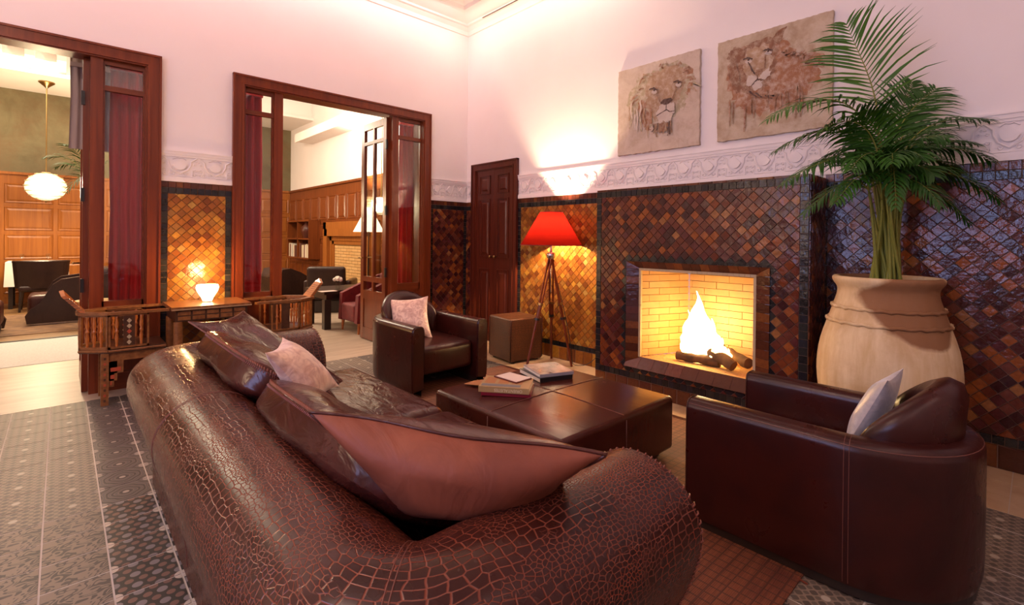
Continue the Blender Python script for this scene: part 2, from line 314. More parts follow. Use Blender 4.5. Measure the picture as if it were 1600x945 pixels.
# ---------------------------------------------------------------- mesh helpers
class MB:
    def __init__(s): s.v = []; s.f = []; s.uv = {}; s.r = []
    def add(s, vs, fs, uvs=None):
        b = len(s.v); s.v += [tuple(p) for p in vs]
        for i, f in enumerate(fs):
            if uvs: s.uv[len(s.f)] = uvs[i]
            s.f.append(tuple(b+k for k in f))
        return s
    def box(s, x0, x1, y0, y1, z0, z1, M4=None):
        vs = [Vector(p) for p in ((x0, y0, z0), (x1, y0, z0), (x1, y1, z0), (x0, y1, z0), (x0, y0, z1), (x1, y0, z1), (x1, y1, z1), (x0, y1, z1))]
        if M4: vs = [M4 @ p for p in vs]
        return s.add(vs, ((0, 3, 2, 1), (4, 5, 6, 7), (0, 1, 5, 4), (1, 2, 6, 5), (2, 3, 7, 6), (3, 0, 4, 7)))
    def rbox(s, x0, x1, y0, y1, z0, z1, r, n=3, M4=None, puff=0.):
        """box with rounded edges (cube-sphere corners); puff bulges the faces"""
        cx, cy, cz = (x0+x1)/2, (y0+y1)/2, (z0+z1)/2; hx, hy, hz = (x1-x0)/2, (y1-y0)/2, (z1-z0)/2
        def axis(h):
            L = [-h + r*(1-cos(pi/2*k/n)) if False else -h + r*k/n for k in range(n+1)]
            mid = [-(h-r) + 2*(h-r)*k/6 for k in range(1, 6)] if h > r*1.05 else []
            return L + mid + [-a for a in reversed(L)]
        ax, ay, az = axis(hx), axis(hy), axis(hz)
        def pt(x, y, z):
            qx, qy, qz = max(-hx+r, min(hx-r, x)), max(-hy+r, min(hy-r, y)), max(-hz+r, min(hz-r, z))
            d = Vector((x-qx, y-qy, z-qz)); L = d.length
            if L > 1e-9: m = max(abs(d.x), abs(d.y), abs(d.z)); d = d*(r/L) if L > 1e-9 else d; d = d*(m/r)
            p = Vector((qx, qy, qz))+d
            if puff:
                wx, wy, wz = 1-(p.x/hx)**2, 1-(p.y/hy)**2, 1-(p.z/hz)**2
                p.x += puff*max(0, wy)*max(0, wz)*p.x/hx; p.y += puff*max(0, wx)*max(0, wz)*p.y/hy; p.z += puff*max(0, wx)*max(0, wy)*p.z/hz
            p += Vector((cx, cy, cz))
            return M4 @ p if M4 else p
        for (A, B, fn, flip) in ((ax, ay, lambda a, b: pt(a, b, hz), 0), (ax, ay, lambda a, b: pt(a, b, -hz), 1), (ay, az, lambda a, b: pt(hx, a, b), 0), (ay, az, lambda a, b: pt(-hx, a, b), 1), (ax, az, lambda a, b: pt(a, hy, b), 1), (ax, az, lambda a, b: pt(a, -hy, b), 0)):
            s.grid([[fn(a, b) for b in B] for a in A], flip=flip)
        return s
    def grid(s, P, flip=False, uv=None, close=False):
        n, m = len(P), len(P[0]); vs = [p for row in P for p in row]; fs = []; us = [] if uv else None
        for i in range(n if close else n-1):
            for j in range(m-1):
                a, b, c, d = (i, j), ((i+1) % n, j), ((i+1) % n, j+1), (i, j+1)
                q = (a, b, c, d) if not flip else (a, d, c, b)
                fs.append(tuple(x*m+y for x, y in q))
                if uv: us.append([uv[x][y] for x, y in q])
        return s.add(vs, fs, us)
    def poly(s, pts): return s.add(pts, [tuple(range(len(pts)))])
    def prism(s, pts, d):
        n = len(pts); top = [Vector(p)+Vector(d) for p in pts]; bot = [Vector(p) for p in pts]
        s.add(bot+top, [tuple(range(n-1, -1, -1)), tuple(range(n, 2*n))] + [(i, (i+1) % n, n+(i+1) % n, n+i) for i in range(n)]); return s
    def tube(s, pts, r, n=8, cap=True, closed=False):
        pts = [Vector(p) for p in pts]; N = len(pts); rs = r if isinstance(r, (list, tuple)) else [r]*N; rows = []
        nrm = None
        for i, p in enumerate(pts):
            t = (pts[(i+1) % N]-pts[i-1]) if closed else (pts[min(i+1, N-1)]-pts[max(i-1, 0)])
            t = t.normalized() if t.length > 1e-9 else Vector((0, 0, 1))
            if nrm is None: nrm = t.orthogonal().normalized()
            nrm = (nrm - t*nrm.dot(t)); nrm = nrm.normalized() if nrm.length > 1e-6 else t.orthogonal().normalized()
            bn = t.cross(nrm); rows.append([p + (nrm*cos(2*pi*k/n)+bn*sin(2*pi*k/n))*rs[i] for k in range(n+1)])
        s.grid(rows, close=closed)
        if cap and not closed:
            s.poly(list(reversed(rows[0][:-1]))); s.poly(rows[-1][:-1])
        return s
    def lathe(s, prof, c=(0, 0, 0), n=32, a0=0., a1=2*pi, wob=None):
        c = Vector(c); rows = []
        for i in range(n+1):
            a = a0+(a1-a0)*i/n; rows.append([c+Vector((r*cos(a), r*sin(a), z)) for r, z in prof])
        return s.grid(rows)
    def sphere(s, c, r, n=12, sc=(1, 1, 1)):
        return s.grid([[Vector(c)+Vector((r*sc[0]*sin(pi*j/n)*cos(2*pi*i/(2*n)), r*sc[1]*sin(pi*j/n)*sin(2*pi*i/(2*n)), -r*sc[2]*cos(pi*j/n))) for j in range(n+1)] for i in range(2*n+1)])
def obj(name, mb, mat, parent=None, smooth=False, merge=True, loc=None, world=False):
    me = bpy.data.meshes.new(name); me.from_pydata(mb.v, [], mb.f)
    if mb.uv:
        ul = me.uv_layers.new(name='UVMap')
        for p in me.polygons:
            if p.index in mb.uv:
                for k, li in enumerate(p.loop_indices): ul.data[li].uv = mb.uv[p.index][k]
    if mb.r:
        at = me.attributes.new('rnd', 'FLOAT', 'FACE')
        at.data.foreach_set('value', (mb.r + [0.]*len(me.polygons))[:len(me.polygons)])
    if merge:
        bm = bmesh.new(); bm.from_mesh(me); bmesh.ops.remove_doubles(bm, verts=bm.verts, dist=1e-5)
        bmesh.ops.dissolve_degenerate(bm, edges=bm.edges, dist=1e-6)
        if not mb.r: bmesh.ops.recalc_face_normals(bm, faces=bm.faces)
        bm.to_mesh(me); bm.free()
    if smooth:
        me.polygons.foreach_set('use_smooth', [True]*len(me.polygons))
        if smooth is not True: me.set_sharp_from_angle(angle=radians(smooth))
    me.materials.append(M[mat] if isinstance(mat, str) else mat)
    o = bpy.data.objects.new(name, me); COL.objects.link(o)
    if loc is not None: o.location = loc
    if parent is not None:
        o.parent = parent
        if world and parent.name in PINV: o.matrix_parent_inverse = PINV[parent.name]
    return o
PINV = {}
def tag(o, label, cat, group=None):
    o['label'] = label; o['category'] = cat
    if group: o['group'] = group
    return o
def thing(name, label, cat, loc=(0, 0, 0), rz=0., group=None):
    o = bpy.data.objects.new(name, None); COL.objects.link(o); o.empty_display_size = .1
    o.location = loc; o.rotation_euler = (0, 0, rz)
    PINV[o.name] = (Matrix.Translation(loc) @ Matrix.Rotation(rz, 4, 'Z')).inverted(); return tag(o, label, cat, group)
def struct(o): o['kind'] = 'structure'; return o
def inst(src, name, parent, loc=(0, 0, 0), rot=(0, 0, 0), sc=(1, 1, 1), mat=None):
    o = bpy.data.objects.new(name, src.data if hasattr(src, 'data') else src); COL.objects.link(o)
    o.location = loc; o.rotation_euler = rot; o.scale = sc
    if parent is not None: o.parent = parent
    if mat:
        o.material_slots[0].link = 'OBJECT'; o.material_slots[0].material = M[mat]
    return o
def copy_tree(o, parent=None):
    c = o.copy(); COL.objects.link(c)
    if parent is not None: c.parent = parent
    for ch in list(o.children): copy_tree(ch, c)
    return c
def bez(p0, p1, p2, p3, n):
    P = [Vector(p) for p in (p0, p1, p2, p3)]; out = []
    for i in range(n+1):
        t = i/n; a = 1-t; out.append(P[0]*a**3+P[1]*3*a*a*t+P[2]*3*a*t*t+P[3]*t**3)
    return out

# ---------------------------------------------------------------- tiled panels
def clip(poly, x0, x1, y0, y1):
    for ax, lim, sg in ((0, x0, 1), (0, x1, -1), (1, y0, 1), (1, y1, -1)):
        out = []
        for i, a in enumerate(poly):
            b = poly[(i+1) % len(poly)]; ia, ib = (a[ax]-lim)*sg >= -1e-9, (b[ax]-lim)*sg >= -1e-9
            if ia: out.append(a)
            if ia != ib:
                t = (lim-a[ax])/(b[ax]-a[ax]); out.append((a[0]+(b[0]-a[0])*t, a[1]+(b[1]-a[1])*t))
        poly = out
        if len(poly) < 3: return []
    return poly
def shrink(poly, g):
    cx = sum(p[0] for p in poly)/len(poly); cy = sum(p[1] for p in poly)/len(poly)
    return [(cx+(p[0]-cx)*g, cy+(p[1]-cy)*g) for p in poly]
def tilemesh(name, pts, t, mat):
    mb = MB(); n = len(pts); a = [(x, y, 0) for x, y in pts]; b = [(x*.93, y*.93, t) for x, y in pts]
    mb.add(a+b, [tuple(range(n, 2*n))]+[(i, (i+1) % n, n+(i+1) % n, n+i) for i in range(n)])
    o = obj(name, mb, mat, merge=False); me = o.data; bpy.data.objects.remove(o); return me
TS = .060; DG = TS*sqrt(2)/2
DIA = [(DG*.955, 0), (0, DG*.955), (-DG*.955, 0), (0, -DG*.955)]
SQ = [(.48, .48), (-.48, .48), (-.48, -.48), (.48, -.48)]
ME_D = {k: tilemesh('tile', DIA, .006, k) for k in ('zell', 'zell_lit', 'blk', 'brn')}
ME_S = {k: tilemesh('tile', [(x*.055, y*.055) for x, y in SQ], .006, k) for k in ('zell', 'zell_lit', 'blk', 'brn')}
class Panel:
    """a plane with local (a,b) coordinates; matrix maps (a, b, out) to the world"""
    def __init__(s, parent, Mx, limit=300): s.parent = parent; s.Mx = Mx; s.full = []; s.part = {}; s.limit = limit
    def diamonds(s, x0, x1, y0, y1, kind='zell', edge=None, hole=None):
        for i in range(int(x0/DG)-2, int(x1/DG)+3):
            for j in range(int(y0/DG)-2, int(y1/DG)+3):
                if (i+j) % 2: continue
                c = (i*DG, j*DG); p = clip([(c[0]+DG, c[1]), (c[0], c[1]+DG), (c[0]-DG, c[1]), (c[0], c[1]-DG)], x0, x1, y0, y1)
                if len(p) < 3: continue
                if hole and not (c[0]+DG <= hole[0]+1e-6 or c[0]-DG >= hole[1]-1e-6 or c[1]+DG <= hole[2]+1e-6 or c[1]-DG >= hole[3]-1e-6):
                    for r_ in ((x0, hole[0], y0, y1), (hole[1], x1, y0, y1), (hole[0], hole[1], hole[3], y1), (hole[0], hole[1], y0, hole[2])):
                        q = clip(p, *r_)
                        if len(q) > 2: s.part.setdefault(edge or kind, []).append(shrink(q, .95))
                    continue
                if x0 <= c[0]-DG+1e-6 and c[0]+DG <= x1+1e-6 and y0 <= c[1]-DG+1e-6 and c[1]+DG <= y1+1e-6: s.full.append((c, 'D', kind))
                else: s.part.setdefault(kind, []).append(shrink(p, .95))
    def row(s, x0, x1, y0, y1, n, kind='blk', vert=False):
        """n square-ish tiles filling a strip"""
        for k in range(n):
            if vert: p = [(x0, y0+(y1-y0)*k/n), (x1, y0+(y1-y0)*k/n), (x1, y0+(y1-y0)*(k+1)/n), (x0, y0+(y1-y0)*(k+1)/n)]
            else: p = [(x0+(x1-x0)*k/n, y0), (x0+(x1-x0)*(k+1)/n, y0), (x0+(x1-x0)*(k+1)/n, y1), (x0+(x1-x0)*k/n, y1)]
            s.full.append((p, 'Q', kind))
    def build(s, key=None):
        if key: s.full.sort(key=key)
        cache = {}
        for i, (c, t, kind) in enumerate(s.full):
            if i < s.limit:
                tilt = Matrix.Rotation(random.gauss(0, .022), 4, 'X') @ Matrix.Rotation(random.gauss(0, .022), 4, 'Y')
                if t == 'D': me = ME_D[kind]; cc = c
                else:
                    cc = (sum(p[0] for p in c)/4, sum(p[1] for p in c)/4); k = (kind, round(c[1][0]-c[0][0], 4), round(c[2][1]-c[1][1], 4))
                    if k not in cache: cache[k] = tilemesh('tile', [((p[0]-cc[0])*.95, (p[1]-cc[1])*.95) for p in c], .006, kind)
                    me = cache[k]
                o = inst(me, 'tile', s.parent); o.matrix_basis = s.Mx @ Matrix.Translation((cc[0], cc[1], random.uniform(0, .0015))) @ tilt
            else:
                p = [(c[0]+q[0], c[1]+q[1]) for q in DIA] if t == 'D' else shrink(c, .95)
                s.part.setdefault(kind, []).append(p)
        for kind, L in s.part.items():
            mb = MB()
            for p in L:
                n = len(p); tx, ty = random.gauss(0, .022), random.gauss(0, .022); cx = sum(q[0] for q in p)/n; cy = sum(q[1] for q in p)/n
                q2 = shrink(p, .94); zz = lambda q: .006+tx*(q[0]-cx)+ty*(q[1]-cy)
                mb.add([s.Mx @ Vector((q[0], q[1], 0)) for q in p]+[s.Mx @ Vector((q[0], q[1], zz(q))) for q in q2], [tuple(range(n, 2*n))]+[(i, (i+1) % n, n+(i+1) % n, n+i) for i in range(n)])
                mb.r += [random.random()]*(n+1)
                if n+1: mb.r[-(n+1):] = [mb.r[-1]]*(n+1)
            o = obj('tile_field', mb, kind+'_a', s.parent, merge=False); o['kind'] = 'stuff'
# planes: wall A (normal -X): a = -Y? keep (a=Y, b=Z, out=-X); wall B: (a=X, b=Z, out=-Y)
def planeA(x): return Matrix(((0, 0, -1, x), (1, 0, 0, 0), (0, 1, 0, 0), (0, 0, 0, 1)))
def planeB(y): return Matrix(((1, 0, 0, 0), (0, 0, -1, y), (0, 1, 0, 0), (0, 0, 0, 1)))
# ================================================================ THE SETTING
TT, FT = 1.915, 2.214                # top of the tiled dado, top of the carved frieze
D1X, D2A, D2B = .683, 1.278, 3.663   # outer casing edges of the two glazed doorways
DTOP = 3.07; CW = .115; WT = .22     # casing top, casing width, wall thickness
CL0, CL1, CLZ = 4.54, 5.48, 2.435    # closet casing
# ---- floor
fl = MB(); fl.box(XB, XW, YB, 5.43, -.1, -.0018)
floor = struct(obj('floor', fl, 'fgrout'))
TSZ = .2165; x_ref, y_ref = .157, 5.43
def tmesh(kind):
    mb = MB(); h = TSZ/2-.0022; hb = h-.0015
    mb.add([(-h, -h, -.006), (h, -h, -.006), (h, h, -.006), (-h, h, -.006), (-hb, -hb, 0), (hb, -hb, 0), (hb, hb, 0), (-hb, hb, 0)],
           [(4, 5, 6, 7), (0, 1, 5, 4), (1, 2, 6, 5), (2, 3, 7, 6), (3, 0, 4, 7)], [[(0, 0), (1, 0), (1, 1), (0, 1)]]*5)
    o = obj('floor_tile', mb, 't_'+kind, merge=False); me = o.data; bpy.data.objects.remove(o); return me
TM = {k: tmesh(k) for k in ('star', 'scroll', 'scallop', 'dots')}
XT1 = x_ref+TSZ*16                    # tiles end here, stone border beyond
rest = {}
cells = []
for i in range(-16, 16):
    for j in range(0, 37):
        cx, cy = x_ref+TSZ*(i+.5), y_ref-TSZ*(j+.5)
        if cx < XB or cy < YB: continue
        if i >= 0 and i < 3 or i >= 11: kind = 'star' if cy < 3.35 else 'scallop'
        else: kind = 'scroll' if cy < 3.35 else 'dots'
        if cx > 2.2 and cy < 1.2: kind = 'dots'
        t = cx*FW.x+cy*FW.y; lat = cx*RT.x+cy*RT.y
        vis = t > .9 and abs(lat/t) < 1.08 and H/t < .80 and (cx < .62 or (cx > 1.3 and cy > 3.6) or (cx > 2.1 and cy < .9))
        cells.append((not vis, t, cx, cy, kind))
cells.sort()
nvis = 0
for inv, t, cx, cy, kind in cells:
    if not inv and nvis < 300:
        inst(TM[kind], 'floor_tile', floor, (cx, cy, random.uniform(-.0008, .0006)), (0, 0, 0)); nvis += 1
    else: rest.setdefault(kind, []).append((cx, cy))
for kind, L in rest.items():
    mb = MB(); h = TSZ/2-.003
    for cx, cy in L: mb.add([(cx-h, cy-h, 0), (cx+h, cy-h, 0), (cx+h, cy+h, 0), (cx-h, cy+h, 0)], [(0, 1, 2, 3)], [[(0, 0), (1, 0), (1, 1), (0, 1)]])
    o = obj('floor_tile_field', mb, 't_'+kind, floor, merge=False); o['kind'] = 'stuff'
# stone border along the fireplace wall: individual slabs
y = YB
while y < 5.42:
    L = .30; y2 = min(5.43, y+L)
    for k in range(3):
        x0, x1 = XT1+(XW-XT1)*k/3, XT1+(XW-XT1)*(k+1)/3; mb = MB(); mb.box(x0+.002, x1-.002, y+.002, y2-.002, -.006, random.uniform(-.001, .001))
        obj('border_slab', mb, 'stone_b', floor, merge=False)
    y = y2
far = MB(); far.box(-7, 4.62, 5.43, 14.2, -.1, -.004)
floor2 = struct(obj('floor', far, 'fgrout'))
for k in range(8):
    mb = MB(); mb.box(-7+1.45*k+.003, min(4.6, -7+1.45*(k+1))-.003, 5.433, 7.30, -.004, 0); obj('stone_slab', mb, 'stone', floor2, merge=False)
mb = MB(); mb.box(.9, 4.6, 7.303, 9.0, -.004, 0); obj('stone_slab', mb, 'stone', floor2, merge=False)
mb = MB(); mb.box(-7, .897, 7.303, 8.97, -.004, .004); obj('runner_inset', mb, 'carpet', floor2, merge=False)
mb = MB(); mb.box(-7, .897, 8.972, 9.03, -.004, .012); obj('threshold_strip', mb, 'black', floor2, merge=False)
for k in range(14):
    y0 = 9.03+k*.365; mb = MB(); mb.box(-7, 4.6, y0+.003, min(14.2, y0+.362), -.004, .002); obj('plank', mb, 'planks', floor2, merge=False)

# ---- wall with the fireplace (X = XW)
wa = MB(); wa.box(XW, XW+.3, YB, 1.40, 0, 4.8); wa.box(XW, XW+.3, 2.58, YW+WT, 0, 4.8); wa.box(XW, XW+.3, 1.40, 2.58, 0, .20); wa.box(XW, XW+.3, 1.40, 2.58, 1.28, 4.8); wall_a = struct(obj('wall_right', wa, 'plaster', merge=False))
# ---- wall with the two doorways (Y = YW): built round the openings
wb = MB()
D1L = -2.05                            # far casing edge of the first doorway, outside the frame
o1 = (D1L+.03, D1X-.03); o2 = (D2A+.03, D2B-.03); top = DTOP-.03
wb.box(XB, o1[0], YW, YW+WT, 0, 4.8); wb.box(o1[1], o2[0], YW, YW+WT, 0, 4.8); wb.box(o2[1], XW, YW, YW+WT, 0, 4.8)
wb.box(o1[0], o1[1], YW, YW+WT, top, 4.8); wb.box(o2[0], o2[1], YW, YW+WT, top, 4.8)
wall_b = struct(obj('wall_left', wb, 'plaster', merge=False))
# ---- walls behind the camera, one with an assumed tall window
wc = MB(); WY0, WY1, WZ0, WZ1 = .15, 2.75, 1.25, 3.25
wc.box(XB-.25, XB, YB, WY0, 0, 4.8); wc.box(XB-.25, XB, WY1, YW+WT, 0, 4.8); wc.box(XB-.25, XB, WY0, WY1, 0, WZ0); wc.box(XB-.25, XB, WY0, WY1, WZ1, 4.8)
struct(obj('wall_rear_left', wc, 'plaster', merge=False))
wd = MB(); wd.box(XB-.25, XW+.3, YB-.25, YB, 0, 4.8); struct(obj('wall_rear_right', wd, 'plaster'))
win = MB()
for y_ in (WY0, (WY0+WY1)/2-.04, WY1-.08): win.box(XB-.14, XB-.06, y_, y_+.08, WZ0, WZ1)
for z_ in (WZ0, WZ0+.95, WZ1-.08): win.box(XB-.139, XB-.061, WY0, WY1, z_, z_+.08)
window = struct(obj('assumed_window_1', win, 'mahogany', merge=False))
mb = MB(); mb.box(XB-.102, XB-.098, WY0+.02, WY1-.02, WZ0+.02, WZ1-.02); obj('pane', mb, 'pane', window)
# ---- ceiling with cornice
ce = MB(); ce.box(XB-.25, XW+.3, YB-.25, YW+WT, ZC, ZC+.1); ceiling = struct(obj('ceiling', ce, 'ceiling'))
prof = [(0, 4.30), (.018, 4.305), (.022, 4.36), (.05, 4.385), (.065, 4.40), (.10, 4.405), (.105, 4.43), (.30, 4.47), (.33, 4.475), (.335, 4.53), (.40, 4.57), (.44, 4.58), (.45, ZC)]
mb = MB(); mb.grid([[(XW-p, y_ if y_ < YW-1 else YW-p, z) for p, z in prof] for y_ in (YB, YW)]); struct(obj('trim_1', mb, 'ceiling', smooth=20))
mb = MB(); mb.grid([[(x_ if x_ < XW-1 else XW-p, YW-p, z) for p, z in prof] for x_ in (XB, XW)], flip=True); struct(obj('trim_2', mb, 'ceiling', smooth=20))
mb = MB(); mb.box(XW-.112, XW-.098, .6, YW-.45, 4.398, 4.404); obj('shade_line_strip', mb, 'inlay_d', ceiling)  # solid dark strip standing in for the shade line in the cornice
tr = MB()                                # raised rectangular moulding on the ceiling
for (x0, x1, y0, y1) in ((XB+.8, XW-.62, YW-.70, YW-.62), (XW-.70, XW-.62, YB+.8, YW-.62)): tr.box(x0, x1, y0, y1, ZC-.03, ZC)
struct(obj('trim_3', tr, 'ceiling', merge=False))

# ---- carved frieze: backing slabs and repeated motifs
def motif_mesh():
    mb = MB()
    def spade(s, z0, d0, d1, dz=0.):
        pts = []
        for k in range(24):
            a = 2*pi*k/24; r = 1.0; x = sin(a)*r; y = -cos(a)
            if y > 0: x *= (1-y)**.55*1.15 if y < 1 else 0; y *= 1.35
            pts.append((x*s, y*s+dz, d0))
        mb.prism(pts, (0, 0, d1-d0))
    spade(.042, 0, .0, .018, .012)
    # ogee band round the leaf
    path = [(-.118, .105), (-.10, .085), (-.075, .06), (-.072, .02), (-.05, -.03), (-.02, -.055), (.0, -.07), (.02, -.055), (.05, -.03), (.072, .02), (.075, .06), (.10, .085), (.118, .105)]
    mb.tube([(x, y, .004) for x, y in path], .007, 5)
    mb.tube([(-.045, .075, .004), (-.02, .095, .004), (0, .088, .004), (.02, .095, .004), (.045, .075, .004)], .006, 5)
    for sx in (-1, 1):
        mb.tube([(sx*.082, -.02, .003), (sx*.082, -.095, .003), (0, -.095, .003)], .006, 4)
        for (cx, cy, r) in ((.042, -.068, .018), (.10, .03, .012), (.10, -.03, .016), (.10, -.075, .014), (.112, .06, .010)):
            mb.tube([(sx*(cx+r*cos(a*.8)*(1-a/12)), cy+r*sin(a*.8)*(1-a/12), .003) for a in range(0, 9)], .0045, 4)
    return mb
_o = obj('frieze_motif', motif_mesh(), 'frieze', smooth=40); ME_MOT = _o.data; bpy.data.objects.remove(_o)
def frieze(parent, Mx, a0, a1):
    mb = MB()
    for (b0, b1, t) in ((TT, TT+.035, .016), (TT+.035, TT+.05, .012), (FT-.06, FT-.04, .014), (FT-.04, FT-.012, .020), (FT-.012, FT, .026), (TT+.05, FT-.06, .004)):
        mb.box(a0, a1, b0, b1, 0, t, Mx)
    obj('frieze_band', mb, 'frieze', parent, merge=False)
    n = max(1, round((a1-a0)/.238)); st = (a1-a0)/n; zc = (TT+.05+FT-.06)/2
    for k in range(n):
        o = inst(ME_MOT, 'frieze_motif', parent); o.matrix_basis = Mx @ Matrix.Translation((a0+st*(k+.5), zc, .004)) @ Matrix.Diagonal((st/.238, .94, 1, 1))
frieze(wall_a, planeA(XW), YB, CL0); frieze(wall_a, planeA(XW), CL1, YW)
frieze(wall_b, planeB(YW), D1X, D2A); frieze(wall_b, planeB(YW), D2B, XW)

# ---- tiled dado panels on the walls
def dado(parent, Mx, a0, a1, kind, key=None, limit=300, base=True, side=True):
    mb = MB(); mb.box(a0, a1, 0, TT, 0, .004, Mx); obj('grout_bed', mb, 'grout', parent, merge=False)
    P = Panel(parent, Mx @ Matrix.Translation((0, 0, .004)), limit); w = a1-a0
    n = max(2, round(w/.057))
    P.row(a0, a1, TT-.058, TT, n, 'brn'); P.row(a0, a1, TT-.116, TT-.058, n, 'blk')
    zb = 0.
    if base:
        P.row(a0, a1, 0, .15, max(2, round(w/.12)), kind if kind == 'zell_lit' else 'brn'); P.row(a0, a1, .15, .205, n, 'blk'); zb = .205
    s_ = .055 if side else 0
    if side: m = round((TT-.116-zb)/.057); P.row(a0, a0+s_, zb, TT-.116, m, 'blk', True); P.row(a1-s_, a1, zb, TT-.116, m, 'blk', True)
    P.diamonds(a0+s_, a1-s_, zb, TT-.116, kind)
    P.build(key)
def nearness(u):   # tiles nearest this spot first
    def k(it):
        c = it[0] if it[1] == 'D' else (sum(p[0] for p in it[0])/4, sum(p[1] for p in it[0])/4)
        return (c[0]-u[0])**2+(c[1]-u[1])**2
    return k
dado(wall_a, planeA(XW), -.9, 1.12, 'zell', nearness((.25, 1.5)), 300, side=False)
dado(wall_a, planeA(XW), 2.97, CL0, 'zell_lit', nearness((3.8, 1.0)), 0)
dado(wall_a, planeA(XW), CL1, YW-.003, 'zell', None, 0, side=False)
dado(wall_b, planeB(YW), D1X, D2A, 'zell_lit', nearness((.97, 1.2)), 220)
dado(wall_b, planeB(YW), D2B, XW-.003, 'zell', nearness((4.0, 1.2)), 80)
mb = MB(); mb.box(YB, -.9, 0, TT, 0, .01, planeA(XW)); obj('dado_backing', mb, 'brn_a', wall_a, merge=False)
# ================================================================ DOORS
def casing(mb, Mx, a0, a1, z1, w, left=True, right=True):
    """stepped moulding round an opening, in plane coordinates (a, z, out)"""
    for (i0, i1, t) in ((0, .018, .045), (.018, w-.03, .034), (w-.03, w-.012, .042), (w-.012, w, .026)):
        if left: mb.box(a0+i0, a0+i1, 0, z1-i0, -.01, t, Mx)
        if right: mb.box(a1-i1, a1-i0, 0, z1-i0, -.01, t, Mx)
        mb.box(a0+i0, a1-i0, z1-i1, z1-i0, -.01, t+.0006, Mx)
SL_T, TB0, TB1, SL_B = 2.915, 2.683, 2.729, .805
PB = planeB(YW)
def bx(x0, x1, y0, y1, z0, z1): return MB().box(x0, x1, y0, y1, z0, z1)
def sidelight(door, x0, x1, post0, post1):
    """fixed glazed panel between jamb and post"""
    ya, yb = YW+.03, YW+.075
    fr = MB(); fr.box(x0, x1, ya, yb, SL_T, 2.972); fr.box(x0, x1, ya-.006, yb, TB0, TB1); fr.box(x0, x1, ya, yb, SL_B-.09, SL_B); fr.box(x0, x1, ya, yb, 0, .16)
    fr.box(x0, x0+.016, ya, yb, .16, SL_T); fr.box(x1-.016, x1, ya, yb, .16, SL_T)
    p = obj('sidelight_frame', fr, 'mahogany_x', door, merge=False)
    obj('lower_panel', bx(x0+.01, x1-.01, ya+.012, yb-.012, .15, SL_B-.08), 'mahogany', p)
    for z0, z1 in ((TB1, SL_T), (SL_B, TB0)): obj('pane', bx(x0+.008, x1-.008, ya+.02, ya+.025, z0, z1), 'pane', p)
    obj('post', bx(post0, post1, YW+.005, YW+.105, 0, 2.972), 'mahogany', door)
def leaf(door, x, y0, w, z1=2.95, cols=1):
    """folding leaf standing open, at right angles to the wall"""
    t = .022; y1 = y0+w; fr = MB()
    fr.box(x-t, x+t, y0, y0+.085, .01, z1); fr.box(x-t, x+t, y1-.085, y1, .01, z1)
    for a, b in ((z1-.09, z1), (2.655, 2.70), (.80, .87), (.56, .68), (.01, .17)): fr.box(x-t+.001, x+t-.001, y0+.08, y1-.08, a, b)
    if cols == 2: fr.box(x-t+.002, x+t-.002, (y0+y1)/2-.022, (y0+y1)/2+.022, .6, z1-.02)
    lf = obj('leaf', fr, 'mahogany', door, merge=False)
    obj('lower_panel', bx(x-.012, x+.012, y0+.08, y1-.08, .16, .57), 'mahogany', lf)
    for a, b in ((.68, .80), (.87, 2.655), (2.70, z1-.09)): obj('pane', bx(x-.003, x+.003, y0+.08, y1-.08, a, b), 'pane', lf)
    for z_ in (2.6, 1.75, .95): obj('hinge', bx(x-.034, x-.01, y0-.02, y0+.012, z_-.06, z_+.06), 'black', lf)
    for sx in (-1, 1):
        hb = MB(); hb.tube([(x+sx*t, y1-.05, 1.12), (x+sx*(t+.05), y1-.05, 1.12), (x+sx*(t+.05), y1-.15, 1.12)], .009, 6); obj('handle', hb, 'brass', lf, smooth=True)
# doorway to the dining room
mb = MB(); casing(mb, PB, D1L, D1X, DTOP, CW); door1 = struct(obj('door_1', mb, 'mahogany', merge=False))
jm = MB(); jm.box(D1X-.122, D1X-.028, YW-.004, YW+WT, 0, 2.972); jm.box(D1L+.03, D1L+.12, YW-.004, YW+WT, 0, 2.972); jm.box(D1L+.03, D1X-.03, YW-.004, YW+WT, 2.968, DTOP-.028); obj('jamb_lining', jm, 'mahogany', door1, merge=False)
sidelight(door1, .262, D1X-.118, .178, .264); leaf(door1, .155, YW+.09, .72)
# doorway to the lounge
mb = MB(); casing(mb, PB, D2A, D2B, DTOP, CW); door2 = struct(obj('door_2', mb, 'mahogany', merge=False))
jm = MB(); jm.box(D2A+.028, D2A+.122, YW-.004, YW+WT, 0, 2.972); jm.box(D2B-.122, D2B-.028, YW-.004, YW+WT, 0, 2.972); jm.box(D2A+.03, D2B-.03, YW-.004, YW+WT, 2.968, DTOP-.028); obj('jamb_lining', jm, 'mahogany', door2, merge=False)
sidelight(door2, D2A+.118, 1.688, 1.686, 1.775); sidelight(door2, 3.192, D2B-.118, 3.105, 3.194); leaf(door2, 3.085, YW+.09, .70, cols=2)
